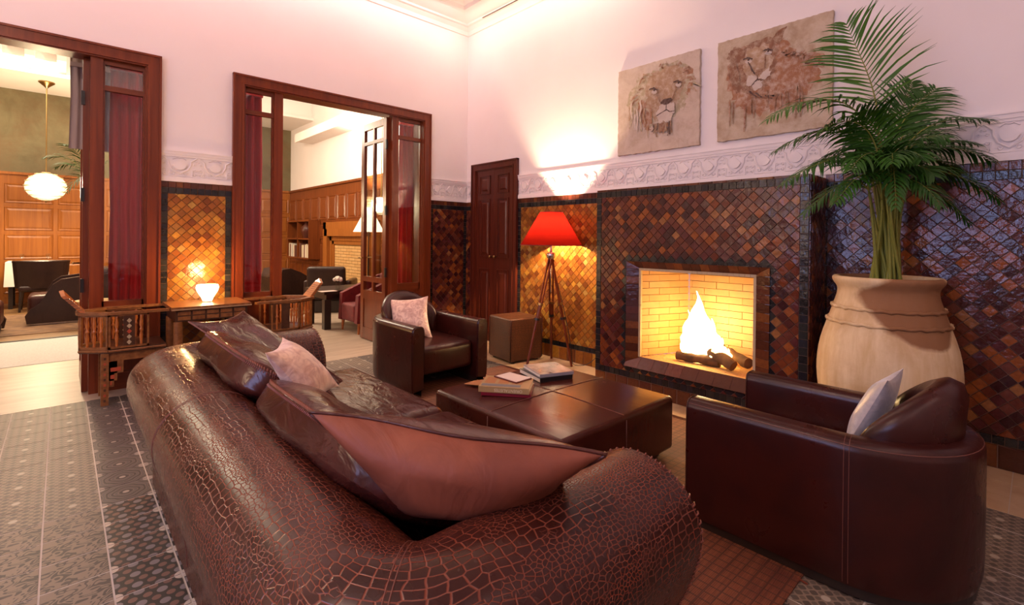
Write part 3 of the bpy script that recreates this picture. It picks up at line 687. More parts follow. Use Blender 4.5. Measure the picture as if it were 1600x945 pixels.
# closet with two panelled leaves in the fireplace wall
PA = planeA(XW)
mb = MB(); casing(mb, PA, CL0, CL1, CLZ, .10); door3 = struct(obj('door_3', mb, 'closetwood', merge=False))
for (a0, a1, kn) in ((CL0+.098, 5.008, 4.965), (5.012, CL1-.098, 5.055)):
    lf = obj('leaf', MB().box(a0, a1, .01, CLZ-.10, -.008, .012, PA), 'closetwood', door3)
    for (z0, z1) in ((.14, .98), (1.16, 1.93), (2.02, 2.25)):
        p = MB(); b = .085
        p.add([PA @ Vector(q) for q in ((a0+b, z0, .0125), (a1-b, z0, .0125), (a1-b, z1, .0125), (a0+b, z1, .0125), (a0+b+.015, z0+.015, .004), (a1-b-.015, z0+.015, .004), (a1-b-.015, z1-.015, .004), (a0+b+.015, z1-.015, .004), (a0+b+.05, z0+.05, .022), (a1-b-.05, z0+.05, .022), (a1-b-.05, z1-.05, .022), (a0+b+.05, z1-.05, .022))],
              [(i, (i+1) % 4, 4+(i+1) % 4, 4+i) for i in range(4)]+[(4+i, 4+(i+1) % 4, 8+(i+1) % 4, 8+i) for i in range(4)]+[(8, 9, 10, 11)])
        fr = MB()
        for (c0, c1, d0, d1) in ((a0+b-.012, a1-b+.012, z0-.012, z0), (a0+b-.012, a1-b+.012, z1, z1+.012), (a0+b-.012, a0+b, z0, z1), (a1-b, a1-b+.012, z0, z1)): fr.box(c0, c1, d0, d1, .010, .024, PA)
        obj('raised_panel', p, 'closetwood', lf, merge=False); obj('panel_moulding', fr, 'closetwood', lf, merge=False)
    k = MB(); k.lathe([(.0, 0), (.008, 0), (.008, .02), (.017, .026), (.020, .036), (.014, .046), (0, .049)], n=14)
    o = obj('knob', k, 'brass', lf, smooth=True); o.matrix_basis = PA @ Matrix.Translation((kn, 1.157, .012))
mb = MB(); mb.box(YB, CL0, 0, .0, 0, .0, PA)

# ================================================================ FIREPLACE
FY0, FY1, FZ = 1.108, 2.965, 1.882        # right edge, left edge, top
OY0, OY1, OZ0, OZ1 = 1.47, 2.50, .33, 1.145
fire = thing('fireplace', 'tiled fireplace with chequered brown diamond tiles and a yellow brick firebox', 'fireplace', (XF, (FY0+FY1)/2, 0))
fire_inv = Matrix.Translation((-XF, -(FY0+FY1)/2, 0))
def fpart(name, mb, mat, parent=fire, **k):
    o = obj(name, mb, mat, None, **k); o.parent = parent
    o.matrix_parent_inverse = fire_inv if parent is fire else Matrix.Identity(4); return o
b = MB()
b.box(XF+.004, XW, FY0, OY0-.11, 0, FZ); b.box(XF+.004, XW, OY1+.11, FY1, 0, FZ); b.box(XF+.004, XW, OY0-.11, OY1+.11, OZ1+.06, FZ); b.box(XF+.004, XW, OY0-.11, OY1+.11, 0, OZ0-.10)
fpart('body', b, 'grout', merge=False)
PF = planeA(XF+.004)
P = Panel(fire, PF, 300)
n_ = round((FY1-FY0)/.057)
P.row(FY0, FY1, FZ-.018, FZ, 16, 'brn'); P.row(FY0, FY1, FZ-.075, FZ-.018, n_, 'blk')
P.row(FY0, FY1, 0, .125, 15, 'brn'); P.row(FY0, FY1, .125, .185, n_, 'blk')
for a0, a1 in ((FY0, FY0+.058), (FY1-.058, FY1)): P.row(a0, a1, .185, FZ-.075, 28, 'blk', True)
Y0i, Y1i = FY0+.058, FY1-.058
P.diamonds(Y0i, Y1i, .185, FZ-.075, 'zell', edge='blk', hole=(OY0-.11, OY1+.11, OZ0-.10, OZ1+.06))
P.build(nearness((2.03, 1.15)))
for o in list(fire.children):
    if o.name.startswith('tile'):
        if o.name.startswith('tile_field'): o.matrix_parent_inverse = fire_inv
        else: o.matrix_parent_inverse = fire_inv
# the side of the chimney breast towards the jar, tiled dark
PS = Matrix(((1, 0, 0, 0), (0, 0, -1, FY0), (0, 1, 0, 0), (0, 0, 0, 1)))
P = Panel(fire, PS, 0); P.row(XF+.01, XF+.055, 0, FZ, 32, 'brn', True); P.row(XW-.06, XW, 0, FZ, 32, 'blk', True); P.diamonds(XF+.055, XW-.06, 0, FZ, 'zell'); P.build()
for o in fire.children:
    if o.name.startswith('tile_field'): o.matrix_parent_inverse = fire_inv
# splayed surround: bevelled glazed pieces round the opening
def surround(a0, a1, z0, z1, n, kind):
    for k in range(n):
        mb = MB()
        if kind in 'lr':
            y_o, y_i = (a1, a0) if kind == 'l' else (a0, a1); zz0 = z0+(z1-z0)*k/n+.001; zz1 = z0+(z1-z0)*(k+1)/n-.001
            q = [(XF-.012, y_o, zz0), (XF+.03, y_i, zz0), (XF+.03, y_i, zz1), (XF-.012, y_o, zz1)]
            mb.prism(q, (.02, 0, 0))
        else:
            y0 = a0+(a1-a0)*k/n+.001; y1 = a0+(a1-a0)*(k+1)/n-.001
            q = [(XF-.012, y0, z1), (XF-.012, y1, z1), (XF+.03, y1, z0), (XF+.03, y0, z0)] if kind == 't' else [(XF-.04, y0, z0), (XF-.04, y1, z0), (XF+.04, y1, z1), (XF+.04, y0, z1)]
            mb.prism(q, (.02, 0, .0 if kind == 't' else -.012))
        fpart('surround_tile', mb, 'brn')
surround(OY1, OY1+.11, OZ0-.09, OZ1+.06, 14, 'l'); surround(OY0-.11, OY0, OZ0-.09, OZ1+.06, 14, 'r')
surround(OY0-.11, OY1+.11, OZ1, OZ1+.06, 16, 't'); surround(OY0-.11, OY1+.11, OZ0-.09, OZ0, 9, 'b')
for k in range(24):   # little pale mosaic strip inside the opening
    y0 = OY0+(OY1-OY0)*k/24; fpart('mosaic_tile', bx(XF+.03, XF+.055, y0+.001, y0+(OY1-OY0)/24-.001, OZ1-.022, OZ1), 'inlay_c')
for k in range(10):
    z0 = OZ0+(OZ1-OZ0-.022)*k/10; h = (OZ1-OZ0-.022)/10
    for y0 in (OY1-.02, OY0): fpart('mosaic_tile', bx(XF+.03, XF+.055, y0, y0+.02, z0+.001, z0+h-.001), 'inlay_c')
# firebox: splayed brick sides, back and slatted brick floor
XBk = 4.46; BL, BR = 2.30, 1.68
def brickwall(A, B, z0, z1, off):
    A, B = Vector((*A, 0)), Vector((*B, 0)); L = (B-A).length; d = (B-A)/L; nrm = Vector((-d.y, d.x, 0)); h = .0625; bl = .235
    mb = MB(); q = [A-nrm*.02, B-nrm*.02, B-nrm*.05, A-nrm*.05]; mb.prism([p+Vector((0, 0, z0)) for p in q], (0, 0, z1-z0)); fpart('mortar_bed', mb, 'mortar')
    r = 0; z = z0
    while z < z1-.005:
        x = -((r+off) % 2)*bl/2
        while x < L-.004:
            x0, x1 = max(0, x)+.002, min(L, x+bl)-.002; zz = min(z1, z+h)
            if x1-x0 > .012:
                mb = MB(); jit = random.uniform(-.002, .002)
                mb.prism([A+d*x0-nrm*(.03)+Vector((0, 0, z+.0022)), A+d*x1-nrm*.03+Vector((0, 0, z+.0022)), A+d*x1+nrm*jit+Vector((0, 0, z+.0022)), A+d*x0+nrm*jit+Vector((0, 0, z+.0022))], (0, 0, zz-z-.0044)); fpart('brick', mb, 'brick')
            x += bl
        z += h; r += 1
ZT = OZ1+.09
brickwall((XBk, BL), (XF+.06, OY1), OZ0, ZT, 0); brickwall((XBk, BR), (XBk, BL), OZ0, ZT, 1); brickwall((XF+.06, OY0), (XBk, BR), OZ0, ZT, 0)
mb = MB(); mb.prism([(XF+.05, OY0-.02, OZ0-.05), (XF+.05, OY1+.02, OZ0-.05), (XBk+.03, BL+.02, OZ0-.05), (XBk+.03, BR-.02, OZ0-.05)], (0, 0, .035)); fpart('hearth_bed', mb, 'mortar')
x = XF+.045
while x < XBk-.01:
    f = (x-XF)/(XBk-XF); ya, yb = OY0+(BR-OY0)*f, OY1+(BL-OY1)*f
    k_ = 0; y = ya-(.115 if int((x-XF)/.044) % 2 else 0)
    while y < yb:
        y0, y1 = max(ya, y)+.002, min(yb, y+.23)-.002
        if y1-y0 > .01: fpart('hearth_brick', bx(x+.003, x+.041, y0, y1, OZ0-.02, OZ0), 'brick')
        y += .23
    x += .044
mb = MB(); mb.prism([(XF+.05, OY0, ZT), (XF+.05, OY1, ZT), (XBk+.04, BL, ZT), (XBk+.04, BR, ZT)], (0, 0, .03)); fpart('smoke_hood', mb, 'mortar')
# logs and flames
def log(p0, p1, r, label):
    p0, p1 = Vector(p0), Vector(p1); mb = MB(); N = 8
    pts = [p0.lerp(p1, i/N)+Vector((random.uniform(-.006, .006), random.uniform(-.006, .006), random.uniform(-.006, .006))) for i in range(N+1)]
    mb.tube(pts, [r*random.uniform(.86, 1.08) for _ in pts], 10); return tag(obj('log', mb, 'log', smooth=50), label, 'log', 'logs burning in the fireplace')
log((4.06, 2.20, OZ0+.045), (4.10, 1.83, OZ0+.045), .042, 'short charred log lying along the front of the fire')
log((4.30, 2.22, OZ0+.05), (4.26, 1.80, OZ0+.05), .048, 'charred log lying at the back of the fire')
log((4.17, 2.02, OZ0+.15), (4.02, 1.68, OZ0+.055), .050, 'split log leaning down across the other burning logs')
log((4.28, 1.98, OZ0+.15), (4.16, 1.62, OZ0+.06), .045, 'rough log leaning behind the split log in the fire')
fl_ = thing('fire', 'bright yellow flames rising from the logs in the brick firebox', 'fire', (4.18, 2.04, OZ0+.06))
def flame(dx, dy, h, r, lean, mat):
    mb = MB(); N = 10; prof = []
    h *= 1.12; r *= 1.35
    pts = [Vector((dx+lean[0]*(i/N)**1.5, dy+lean[1]*(i/N)**1.5+.012*sin(i*1.3), h*i/N)) for i in range(N+1)]
    rad = [max(.002, r*(sin(pi*min(1, (i/N)*.75+.22))**1.1)*(1-(i/N)**3)) for i in range(N+1)]
    mb.tube(pts, rad, 10); obj('flame', mb, mat, fl_, smooth=True)
for a in ((0, 0, .50, .085, (.0, .04), 'flame_c'), (.0, .09, .34, .06, (.0, .03), 'flame'), (-.02, -.09, .30, .07, (0, -.02), 'flame_c'), (.05, .05, .42, .055, (0, .0), 'flame'), (-.05, -.02, .24, .06, (-.01, .0), 'flame_c'), (-.06, -.17, .17, .055, (0, -.05), 'flame'), (.04, .16, .18, .04, (0, .02), 'flame'), (-.08, .08, .15, .045, (0, 0), 'flame'), (-.08, -.25, .10, .035, (0, -.03), 'flame')): flame(*a)
light('POINT', 'fire_light', (4.12, 2.03, OZ0+.32), (1.0, .45, .11), 18, .10)
# ================================================================ SEATING
def upath(x0, x1, y0, y1, R, s, nstr=14, narc=8, bow=0.):
    """U-shaped outline open towards +X, offset inwards by s, from the y0 arm round the back to the y1 arm"""
    r = max(R-s, .015); c = max(R, s+.015); out = []
    xb = x0+s
    for i in range(nstr+1): out.append((x1+(x0+c-x1)*i/nstr, y0+s))
    for i in range(1, narc): a = pi*1.5-pi/2*i/narc; out.append((x0+c+r*cos(a), y0+c+r*sin(a)))
    for i in range(nstr*2+1): out.append((xb, y0+c+(y1-y0-2*c)*i/(nstr*2)))
    for i in range(1, narc): a = pi-pi/2*i/narc; out.append((x0+c+r*cos(a), y1-c+r*sin(a)))
    for i in range(nstr+1): out.append((x0+c+(x1-x0-c)*i/nstr, y1-s))
    return out
def smoothprof(P, n=4):
    out = []
    for i in range(len(P)-1):
        p0, p1, p2, p3 = P[max(i-1, 0)], P[i], P[i+1], P[min(i+2, len(P)-1)]
        for k in range(n):
            t = k/n; out.append(tuple(.5*((2*p1[j])+(-p0[j]+p2[j])*t+(2*p0[j]-5*p1[j]+4*p2[j]-p3[j])*t*t+(-p0[j]+3*p1[j]-3*p2[j]+p3[j])*t**3) for j in range(2)))
    return out+[P[-1]]
# ---- the crocodile leather sofa
SX0, SX1, SY0, SY1 = .255, 1.28, .615, 3.60
sofa = thing('sofa', 'large rolled-arm sofa in dark brown embossed crocodile leather', 'sofa', ((SX0+SX1)/2, (SY0+SY1)/2, 0))
SP = smoothprof([(.115, .05), (.112, .16), (.085, .32), (.03, .46), (.0, .575), (.018, .665), (.085, .735), (.19, .765), (.29, .742), (.37, .67), (.405, .57), (.41, .40), (.41, .12)])
vl = [0]
for i in range(1, len(SP)): vl.append(vl[-1]+math.dist(SP[i], SP[i-1]))
paths = [upath(SX0, SX1, SY0, SY1, .34, s) for s, z in SP]
mid = upath(SX0, SX1, SY0, SY1, .34, .15); ul = [0]
for i in range(1, len(mid)): ul.append(ul[-1]+math.dist(mid[i], mid[i-1]))
rows = [[(paths[j][i][0], paths[j][i][1], SP[j][1]) for j in range(len(SP))] for i in range(len(mid))]
uvs = [[(ul[i], vl[j]) for j in range(len(SP))] for i in range(len(mid))]
sh = MB(); sh.grid(rows, uv=uvs)
shell = obj('shell', sh, 'croc', sofa, smooth=50, world=True)
for end, nm in ((0, -1), (len(mid)-1, 1)):   # arm fronts, slightly padded, with laced edge
    ring = [Vector(p) for p in rows[end]]; c = sum(ring, Vector())/len(ring); cm = MB(); n = len(ring)
    in1 = [c+(p-c)*.85+Vector((.022, 0, 0)) for p in ring]; in2 = [c+(p-c)*.4+Vector((.028, 0, 0)) for p in ring]
    uvr = [[(p.y*1.0+7, p.z) for p in ring], [(p.y+7, p.z) for p in in1], [(p.y+7, p.z) for p in in2]]
    cm.grid([ring+ring[:1], in1+in1[:1], in2+in2[:1]], uv=[r+r[:1] for r in uvr]); cm.poly(in2)
    cm.uv[len(cm.f)-1] = uvr[2]
    obj('arm_front', cm, 'croc', sofa, smooth=60, world=True)
    lace = MB(); L = ring[2:-4]; acc = 0
    for i in range(len(L)-1):
        a, b_ = L[i], L[i+1]; seg = (b_-a).length; m = max(1, int(seg/.014))
        for k in range(m):
            q = a.lerp(b_, (k+.5)/m); t = (b_-a).normalized(); o_ = (q-c); o_ = (o_-t*o_.dot(t)).normalized()
            lace.tube([q+Vector((-.008, 0, 0))-t*.003, q+Vector((.002, 0, 0))+o_*.002, q+Vector((.009, 0, 0))+t*.003-o_*.003], .0026, 4)
    obj('lacing', lace, 'braid', shell, smooth=True)
def seam(i, d, r=.0016):
    R = [Vector(p) for p in rows[i]]; R2 = [Vector(p) for p in rows[min(i+1, len(rows)-1)]]
    return MB().tube([R[j]+(R2[j]-R[j]).normalized()*d for j in range(2, len(R)-6)], r, 4, cap=False)
for us_ in (18, 38, 58):
    for d_ in (-.006, .006): obj('stitched_seam', seam(us_, d_), 'thread', shell, smooth=True)
mb = MB()   # loose skirt of the shell at floor level + feet
for (x_, y_) in ((SX0+.25, SY0+.25), (SX1-.12, SY0+.25), (SX0+.25, SY1-.25), (SX1-.12, SY1-.25)): obj('foot', MB().box(x_-.04, x_+.04, y_-.04, y_+.04, 0, .08), 'darkwood', sofa, world=True)
obj('base', MB().rbox(.60, 1.36, SY0+.34, SY1-.34, .07, .37, .04), 'leather', sofa, smooth=True, world=True)
for y0, y1 in ((SY0+.40, (SY0+SY1)/2-.004), ((SY0+SY1)/2+.004, SY1-.40)):
    sc = MB(); sc.rbox(.66, 1.50, y0, y1, .365, .515, .06, 4, puff=.022); obj('seat_cushion', sc, 'leather_cush', sofa, smooth=True, world=True)

def pillow(name, label, cat, C4, thick, mat, group=None, back=None, p=2.4, edge=.0, pinch=.06, N=18, sag=0., wr=.0, pipe=None, pipe_r=.006, seed=0, mid_off=0., flip=False, wave=0., rc=0.):
    """cushion through four world corner points (in order); front face along the corner-order normal"""
    A, B, C, D = [Vector(q) for q in C4]; cen = (A+B+C+D)/4
    nrm = ((B-A).cross(D-A)).normalized()
    if flip: nrm = -nrm
    rnd = random.Random(seed)
    th = thing(name, label, cat, (cen.x, cen.y, min(q.z for q in (A, B, C, D))-thick*.3), 0, group)
    ph = [rnd.uniform(0, 6) for _ in range(6)]
    def base(u, v):
        if rc: a_, b2_ = 2*u-1, 2*v-1; u, v = .5+.5*a_*(1-rc*b2_**4*abs(a_)), .5+.5*b2_*(1-rc*1.5*a_**4*abs(b2_))
        q = A*(1-u)*(1-v)+B*u*(1-v)+C*u*v+D*(1-u)*v
        # pull the edges in between the corners so that the corners stick out
        eu, ev = 4*u*(1-u), 4*v*(1-v); du = (B-A)*(1-v)+(C-D)*v; dv = (D-A)*(1-u)+(C-B)*u
        q = q+du*(pinch*(0.5-u)*2*ev*(1-eu**.5*.0)*(abs(u-.5)*2)**2)+dv*(pinch*(.5-v)*2*eu*(abs(v-.5)*2)**2)
        q = q+nrm*(wave*(sin(9*u+ph[5])*(1-ev)+sin(8*v+ph[2])*(1-eu)))
        return q+nrm*(mid_off*eu*ev)
    def T(u, v):
        f = (max(0, 1-abs(2*u-1)**p)*max(0, 1-abs(2*v-1)**p))**.62
        w = wr*(sin(7*u+9*v+ph[0])*sin(3*v+ph[1])+.6*sin(15*v-4*u+ph[2])*(1-f*.5)+.5*sin(17*u+ph[3])*sin(11*v+ph[4]))
        return thick/2*(edge+(1-edge)*f)+w*f**.5
    g = [[1-cos(pi*i/N) for i in range(N+1)]][0]; tt = [x/2*.65+.35*i/N for i, x in enumerate(g)]
    fr = [[base(u, v)+nrm*T(u, v) for v in tt] for u in tt]; bk = [[base(u, v)-nrm*T(u, v) for v in tt] for u in tt]
    rim = [(i, 0) for i in range(N+1)]+[(N, j) for j in range(1, N+1)]+[(i, N) for i in range(N-1, -1, -1)]+[(0, j) for j in range(N-1, 0, -1)]
    m1 = MB(); m1.grid(fr); f_ = obj('front_cover', m1, mat, th, smooth=True, world=True)
    m2 = MB(); m2.grid(bk, flip=True)
    if edge > 0: m2.grid([[fr[i][j], bk[i][j]] for i, j in rim+rim[:1]])
    b_ = obj('back_cover', m2, back or mat, th, smooth=True, world=True)
    line = [(fr[i][j]+bk[i][j])/2 for i, j in rim]; outw = [(q-cen).normalized() for q in line]
    if pipe == 'piping':
        mb = MB(); mb.tube([q+o*pipe_r*.4 for q, o in zip(line, outw)], pipe_r, 6, closed=True); obj('piping', mb, 'thread' if back is None else 'leather_brown', th, smooth=True, world=True)
    return th, line, cen, nrm, fr, bk, rim
def lace_along(parent, pts, r, mat, step=.012, nrm=None, width=.010):
    mb = MB()
    for i in range(len(pts)-1):
        a, b_ = pts[i], pts[i+1]; L = (b_-a).length; m = max(1, int(round(L/step))); t = (b_-a).normalized(); o_ = t.cross(nrm).normalized()
        for k in range(m):
            q = a.lerp(b_, (k+.5)/m)
            mb.tube([q-nrm*width-t*.005, q+o_*.004, q+nrm*width+t*.005], r, 4)
    return obj('laced_edge', mb, mat, parent, smooth=True, world=True)
# back cushions leaning in the sofa
th, line, cen, nrm, fr, bk, rim = pillow('back_cushion', 'dark brown leather back cushion with laced edge beside the tan pillow', 'cushion',
    ((.54, 2.12, .825), (.54, 1.04, .835), (.97, 1.05, .545), (.97, 2.12, .53)), .20, 'leather_cush', 'laced back cushions of the sofa', p=3.0, edge=.38, pinch=.0, rc=.13, wr=.010, seed=3, N=24)
lace_along(th, [fr[i][j] for i, j in rim[-24:]+rim[:49]], .0040, 'braid', nrm=-nrm, width=.011)
th, line, cen, nrm, fr, bk, rim = pillow('back_cushion', 'dark brown leather back cushion with laced edge under the large leather pillow', 'cushion',
    ((.54, 3.22, .85), (.54, 2.14, .85), (.97, 2.14, .55), (.97, 3.20, .55)), .22, 'leather_cush', 'laced back cushions of the sofa', p=3.0, edge=.38, pinch=.0, rc=.13, wr=.010, seed=5, N=24)
lace_along(th, [fr[i][j] for i, j in rim[-24:]+rim[:49]], .0040, 'braid', nrm=-nrm, width=.011)
# loose pillows
TANFLIP = True
pillow('leather_pillow', 'large dark leather pillow lying over the back cushion at the far arm', 'pillow',
    (onz(295, 503, .90), onz(488, 645, .50), onz(548, 602, .50), onz(380, 486, .90)), .10, 'leather_cush', p=2.6, wr=.012, seed=2, pipe='piping', pipe_r=.004, mid_off=.02)
pillow('tan_pillow', 'big piped pillow of tan suede and brown leather in the sofa corner', 'pillow',
    (onz(487, 641, .95), onz(947, 709, .90), onz(850, 782, .68), onz(640, 800, .68)), .25, 'suede', back='leather_brown', p=2.4, wr=.006, seed=9, pipe='piping', pipe_r=.005, pinch=.03, flip=TANFLIP, wave=.010)
pillow('velvet_cushion', 'pinkish cream crushed velvet cushion lying on the sofa', 'cushion',
    (onz(414, 551, .965), onz(490, 639, .73), onz(530, 603, .73), onz(441, 526, .965)), .12, 'cream', p=2.3, pinch=.07, wr=.004, seed=4)

# ---- tub armchairs
def tub_chair(label, loc, rz):
    t = thing('tub_armchair', label, 'armchair', loc, rz, 'leather tub armchairs by the fire')
    R, Fy, hA = .42, .61, .615; TH = .125
    pr = smoothprof([(.012, .045), (.003, .10), (.0, .30), (.0, .54), (.004, .585), (.02, .608), (.045, hA), (.085, hA), (.108, .608), (.121, .585), (TH, .54), (TH, .30), (TH, .06)], 3)
    def path(s):
        r = R-s; P = [(R-s, Fy+(0-Fy)*i/8) for i in range(9)]
        P += [(r*cos(-pi*i/28), r*sin(-pi*i/28)*1.0) for i in range(1, 28)]
        return P+[(-(R-s), Fy*i/8) for i in range(9)]
    pp = [path(s) for s, z in pr]; rw = [[(pp[j][i][0], pp[j][i][1], pr[j][1]) for j in range(len(pr))] for i in range(len(pp[0]))]
    mb = MB(); mb.grid(rw, flip=True); sh_ = obj('arm_shell', mb, 'leather', t, smooth=40)
    for e in (0, -1):
        ring = [Vector(p) for p in rw[e]]; c = sum(ring, Vector())/len(ring); cm = MB(); i1 = [c+Vector(((p.x-c.x)*.84, 0, (p.z-c.z)*.975))+Vector((0, .014, 0)) for p in ring]
        cm.grid([ring+ring[:1], i1+i1[:1]]); cm.poly(i1); obj('arm_front', cm, 'leather', t, smooth=50)
        pm = MB(); pm.tube([p+Vector((0, .004, 0)) for p in ring[2:-2]], .0035, 5); obj('piping', pm, 'leather', sh_, smooth=True)
    # stitched seams where the arms meet the curved back, and along the top edge
    sm = MB()
    for i in (8, 35):
        for d in (-.009, .009): sm.tube([Vector(p)+Vector((0, d, 0)) for p in rw[i][1:-8]], .0013, 4, cap=False)
    for j in (13,): sm.tube([rw[i][j] for i in range(len(rw))], .0022, 4, cap=False)
    obj('stitching', sm, 'thread', sh_, smooth=True)
    bs = MB(); b2 = [path(.03), path(.11)]
    bs.grid([[(b2[0][i][0], b2[0][i][1]-.01, 0), (b2[0][i][0], b2[0][i][1]-.01, .06), (b2[1][i][0], b2[1][i][1]-.01, .06), (b2[1][i][0], b2[1][i][1]-.01, 0)] for i in range(len(b2[0]))]); obj('plinth', bs, 'darkwood', t)
    st = MB(); st.rbox(-R+TH-.002, R-TH+.002, -.30, Fy-.05, .16, .415, .05, 4, puff=.012); obj('seat', st, 'leather', t, smooth=True)
    # crescent back pad rising above the arms
    bp = MB(); N = 26; g1 = []
    for i in range(N+1):
        a = radians(-168+156*i/N); w_ = max(0., sin(pi*i/N)); top = .60+.235*w_**.75; row_ = []
        ri, ro = R-TH-.085-.03*w_, R-TH+.015+.02*w_
        for k in range(13):
            b_ = 2*pi*k/12; sq = sin(b_); cq = cos(b_)
            q = math.copysign(abs(sq)**.6, sq); rr = (ri+ro)/2+(ro-ri)/2*math.copysign(abs(cq)**.75, cq)*(.35+.65*min(1., w_*3))
            zz = (.40+top)/2+(top-.40)/2*q; lean = .05*(zz-.40)/.4
            row_.append(((rr+lean)*cos(a), (rr+lean)*sin(a), zz))
        g1.append(row_)
    bp.grid(g1); bp.poly(g1[0][:-1]); bp.poly(list(reversed(g1[-1][:-1]))); bo = obj('back_pad', bp, 'leather', t, smooth=60)
    ln = MB(); ln.tube([Vector(r[9])*1.0 for r in g1], .004, 5); obj('piping', ln, 'leather', bo, smooth=True)
    return t
tub_chair('dark brown leather tub armchair with a silver cushion, beside the terracotta jar', (2.68, .555, .0085), 0.)
tub_chair('dark brown leather tub armchair with a cream cushion, facing the ottoman', (2.635, 4.27, .0085), pi)
pillow('velvet_cushion', 'square cream velvet cushion standing on the tub armchair seat', 'cushion',
    (ond(605, 467, 4.98), ond(612, 524, 4.78), ond(676, 529, 4.74), ond(669, 462, 4.94)), .14, 'cream', p=2.3, pinch=.07, wr=.003, seed=8)
pillow('brocade_cushion', 'silver grey brocade cushion leaning inside the tub armchair', 'cushion',
    ((2.58, .60, .45), (2.94, .60, .45), (2.97, .44, .80), (2.61, .44, .81)), .11, 'silver', p=2.3, pinch=.07, wr=.003, seed=6)

# ---- square leather ottoman table
OX0, OX1, OY0_, OY1_ = 1.83, 2.93, 1.605, 2.73
ot = thing('ottoman_table', 'low square dark leather ottoman used as a coffee table', 'ottoman', ((OX0+OX1)/2, (OY0_+OY1_)/2, 0))
cx, cy = (OX0+OX1)/2, (OY0_+OY1_)/2
for i, (x0, x1) in enumerate(((OX0, cx), (cx, OX1))):
    for j, (y0, y1) in enumerate(((OY0_, cy), (cy, OY1_))):
        pass
mb = MB(); mb.rbox(OX0, OX1, OY0_, OY1_, .05, .392, .03, 4, puff=.010); top_ = obj('body', mb, 'leather_ott', ot, smooth=True, world=True)
sm = MB()
def topz(x, y): return .3935+.0105*(1-((x-cx)/(OX1-cx))**2)*(1-((y-cy)/(OY1_-cy))**2)
sm.tube([(OX0+.01+(OX1-OX0-.02)*i/20, cy, topz(OX0+.01+(OX1-OX0-.02)*i/20, cy)) for i in range(21)], .0022, 4); sm.tube([(cx, OY0_+.01+(OY1_-OY0_-.02)*i/20, topz(cx, OY0_+.01+(OY1_-OY0_-.02)*i/20)) for i in range(21)], .0022, 4)
for (x_, y_, ax) in ((cx, OY0_-.009, 0), (cx, OY1_+.009, 0), (OX0-.009, cy, 1), (OX1+.009, cy, 1)): sm.tube([(x_, y_, .08), (x_, y_, .22), (x_, y_, .37)], .0022, 4)
obj('stitched_seam', sm, 'thread', top_, smooth=True)
for sx in (OX0+.10, OX1-.10):
    for sy in (OY0_+.10, OY1_-.10): obj('foot', bx(sx-.035, sx+.035, sy-.035, sy+.035, .0085, .055), 'darkwood', ot, world=True)
# ---- crocodile leather cube by the wall
cu = thing('cube_pouf', 'brown crocodile leather cube pouf standing beneath the closet door', 'pouf', (3.93, 4.18, 0), radians(-8))
mb = MB(); mb.rbox(-.225, .225, -.225, .225, .02, .50, .022, 3)
for i, f in enumerate(mb.f): 
    q = [Vector(mb.v[k]) for k in f]; n_ = (q[1]-q[0]).cross(q[2]-q[0]); ax = max(range(3), key=lambda k: abs(n_[k]))
    mb.uv[i] = [((p.x, p.y), (p.x+3, p.z), (p.y+6, p.z))[{2: 0, 1: 1, 0: 2}[ax]] for p in q]
cb = obj('body', mb, 'croc_pouf', cu, smooth=40)
sm = MB()
for sx in (-1, 1):
    for sy in (-1, 1): sm.tube([(sx*.222, sy*.222, .04), (sx*.222, sy*.222, .48)], .004, 5)
obj('corner_piping', sm, 'leather', cb, smooth=True)
for sx in (-.17, .17):
    for sy in (-.17, .17): obj('foot', bx(sx-.02, sx+.02, sy-.02, sy+.02, 0, .025), 'black', cu)
# ---- reed mat
mt = MB(); MX0, MX1, MY0, MY1 = 1.42, 3.60, .66, 4.02
mt.box(MX0, MX1, MY0, MY1, .001, .0075); mat_o = obj('reed_mat', mt, 'matting', merge=False); tag(mat_o, 'reddish brown woven reed mat under the ottoman and armchairs', 'rug')
mb = MB()
for k in range(9): mb.tube([(MX0+.04+(MX1-MX0-.08)*k/8, MY0+.01, .008), (MX0+.04+(MX1-MX0-.08)*k/8+random.uniform(-.01, .01), MY0-.03, .006)], .004, 4)
obj('fringe', mb, 'braid', mat_o)
for x0, x1 in ((MX0, MX0+.05), (MX1-.05, MX1)): obj('binding', bx(x0, x1, MY0, MY1, .0070, .0084), 'leather_brown', mat_o)
# ================================================================ TRIPOD LAMP
lamp = thing('tripod_lamp', 'wooden tripod floor lamp with a tapered red shade', 'floor lamp', (4.01, 3.70, 0))
feet = [Vector((3.655, 3.717, 0)), Vector((4.135, 3.49, 0)), Vector((4.235, 3.885, 0))]; hub = Vector((4.01, 3.70, 1.225))
for f_ in feet:
    d = (hub-f_); a = f_; lg = obj('leg', MB().tube([a, a+d*.55], [.013, .016], 8), 'mahogany', lamp, smooth=50, world=True)
    side = d.cross(Vector((0, 0, 1))).normalized(); up_ = MB()
    for s_ in (-1, 1): up_.tube([a+d*.42+side*.017*s_, a+d*.985+side*.022*s_], .012, 6)
    obj('upper_leg', up_, 'mahogany', lg, smooth=50)
    for q in (.43, .56): obj('clamp', MB().tube([a+d*q-d.normalized()*.012, a+d*q+d.normalized()*.012], .030, 8), 'black' if q < .5 else 'brass', lg, smooth=40)
hb = MB(); hb.lathe([(0, -.05), (.022, -.05), (.045, -.03), (.05, .0), (.045, .02), (.02, .03), (.013, .06), (.013, .12), (.02, .125), (.02, .17), (0, .17)], hub, 16); obj('hub', hb, 'chrome', lamp, smooth=40, world=True)
ch = MB(); ch.tube([hub-Vector((0, 0, .05)), hub-Vector((0, 0, .42))], .006, 6); obj('centre_rod', ch, 'chrome', lamp, smooth=True, world=True)
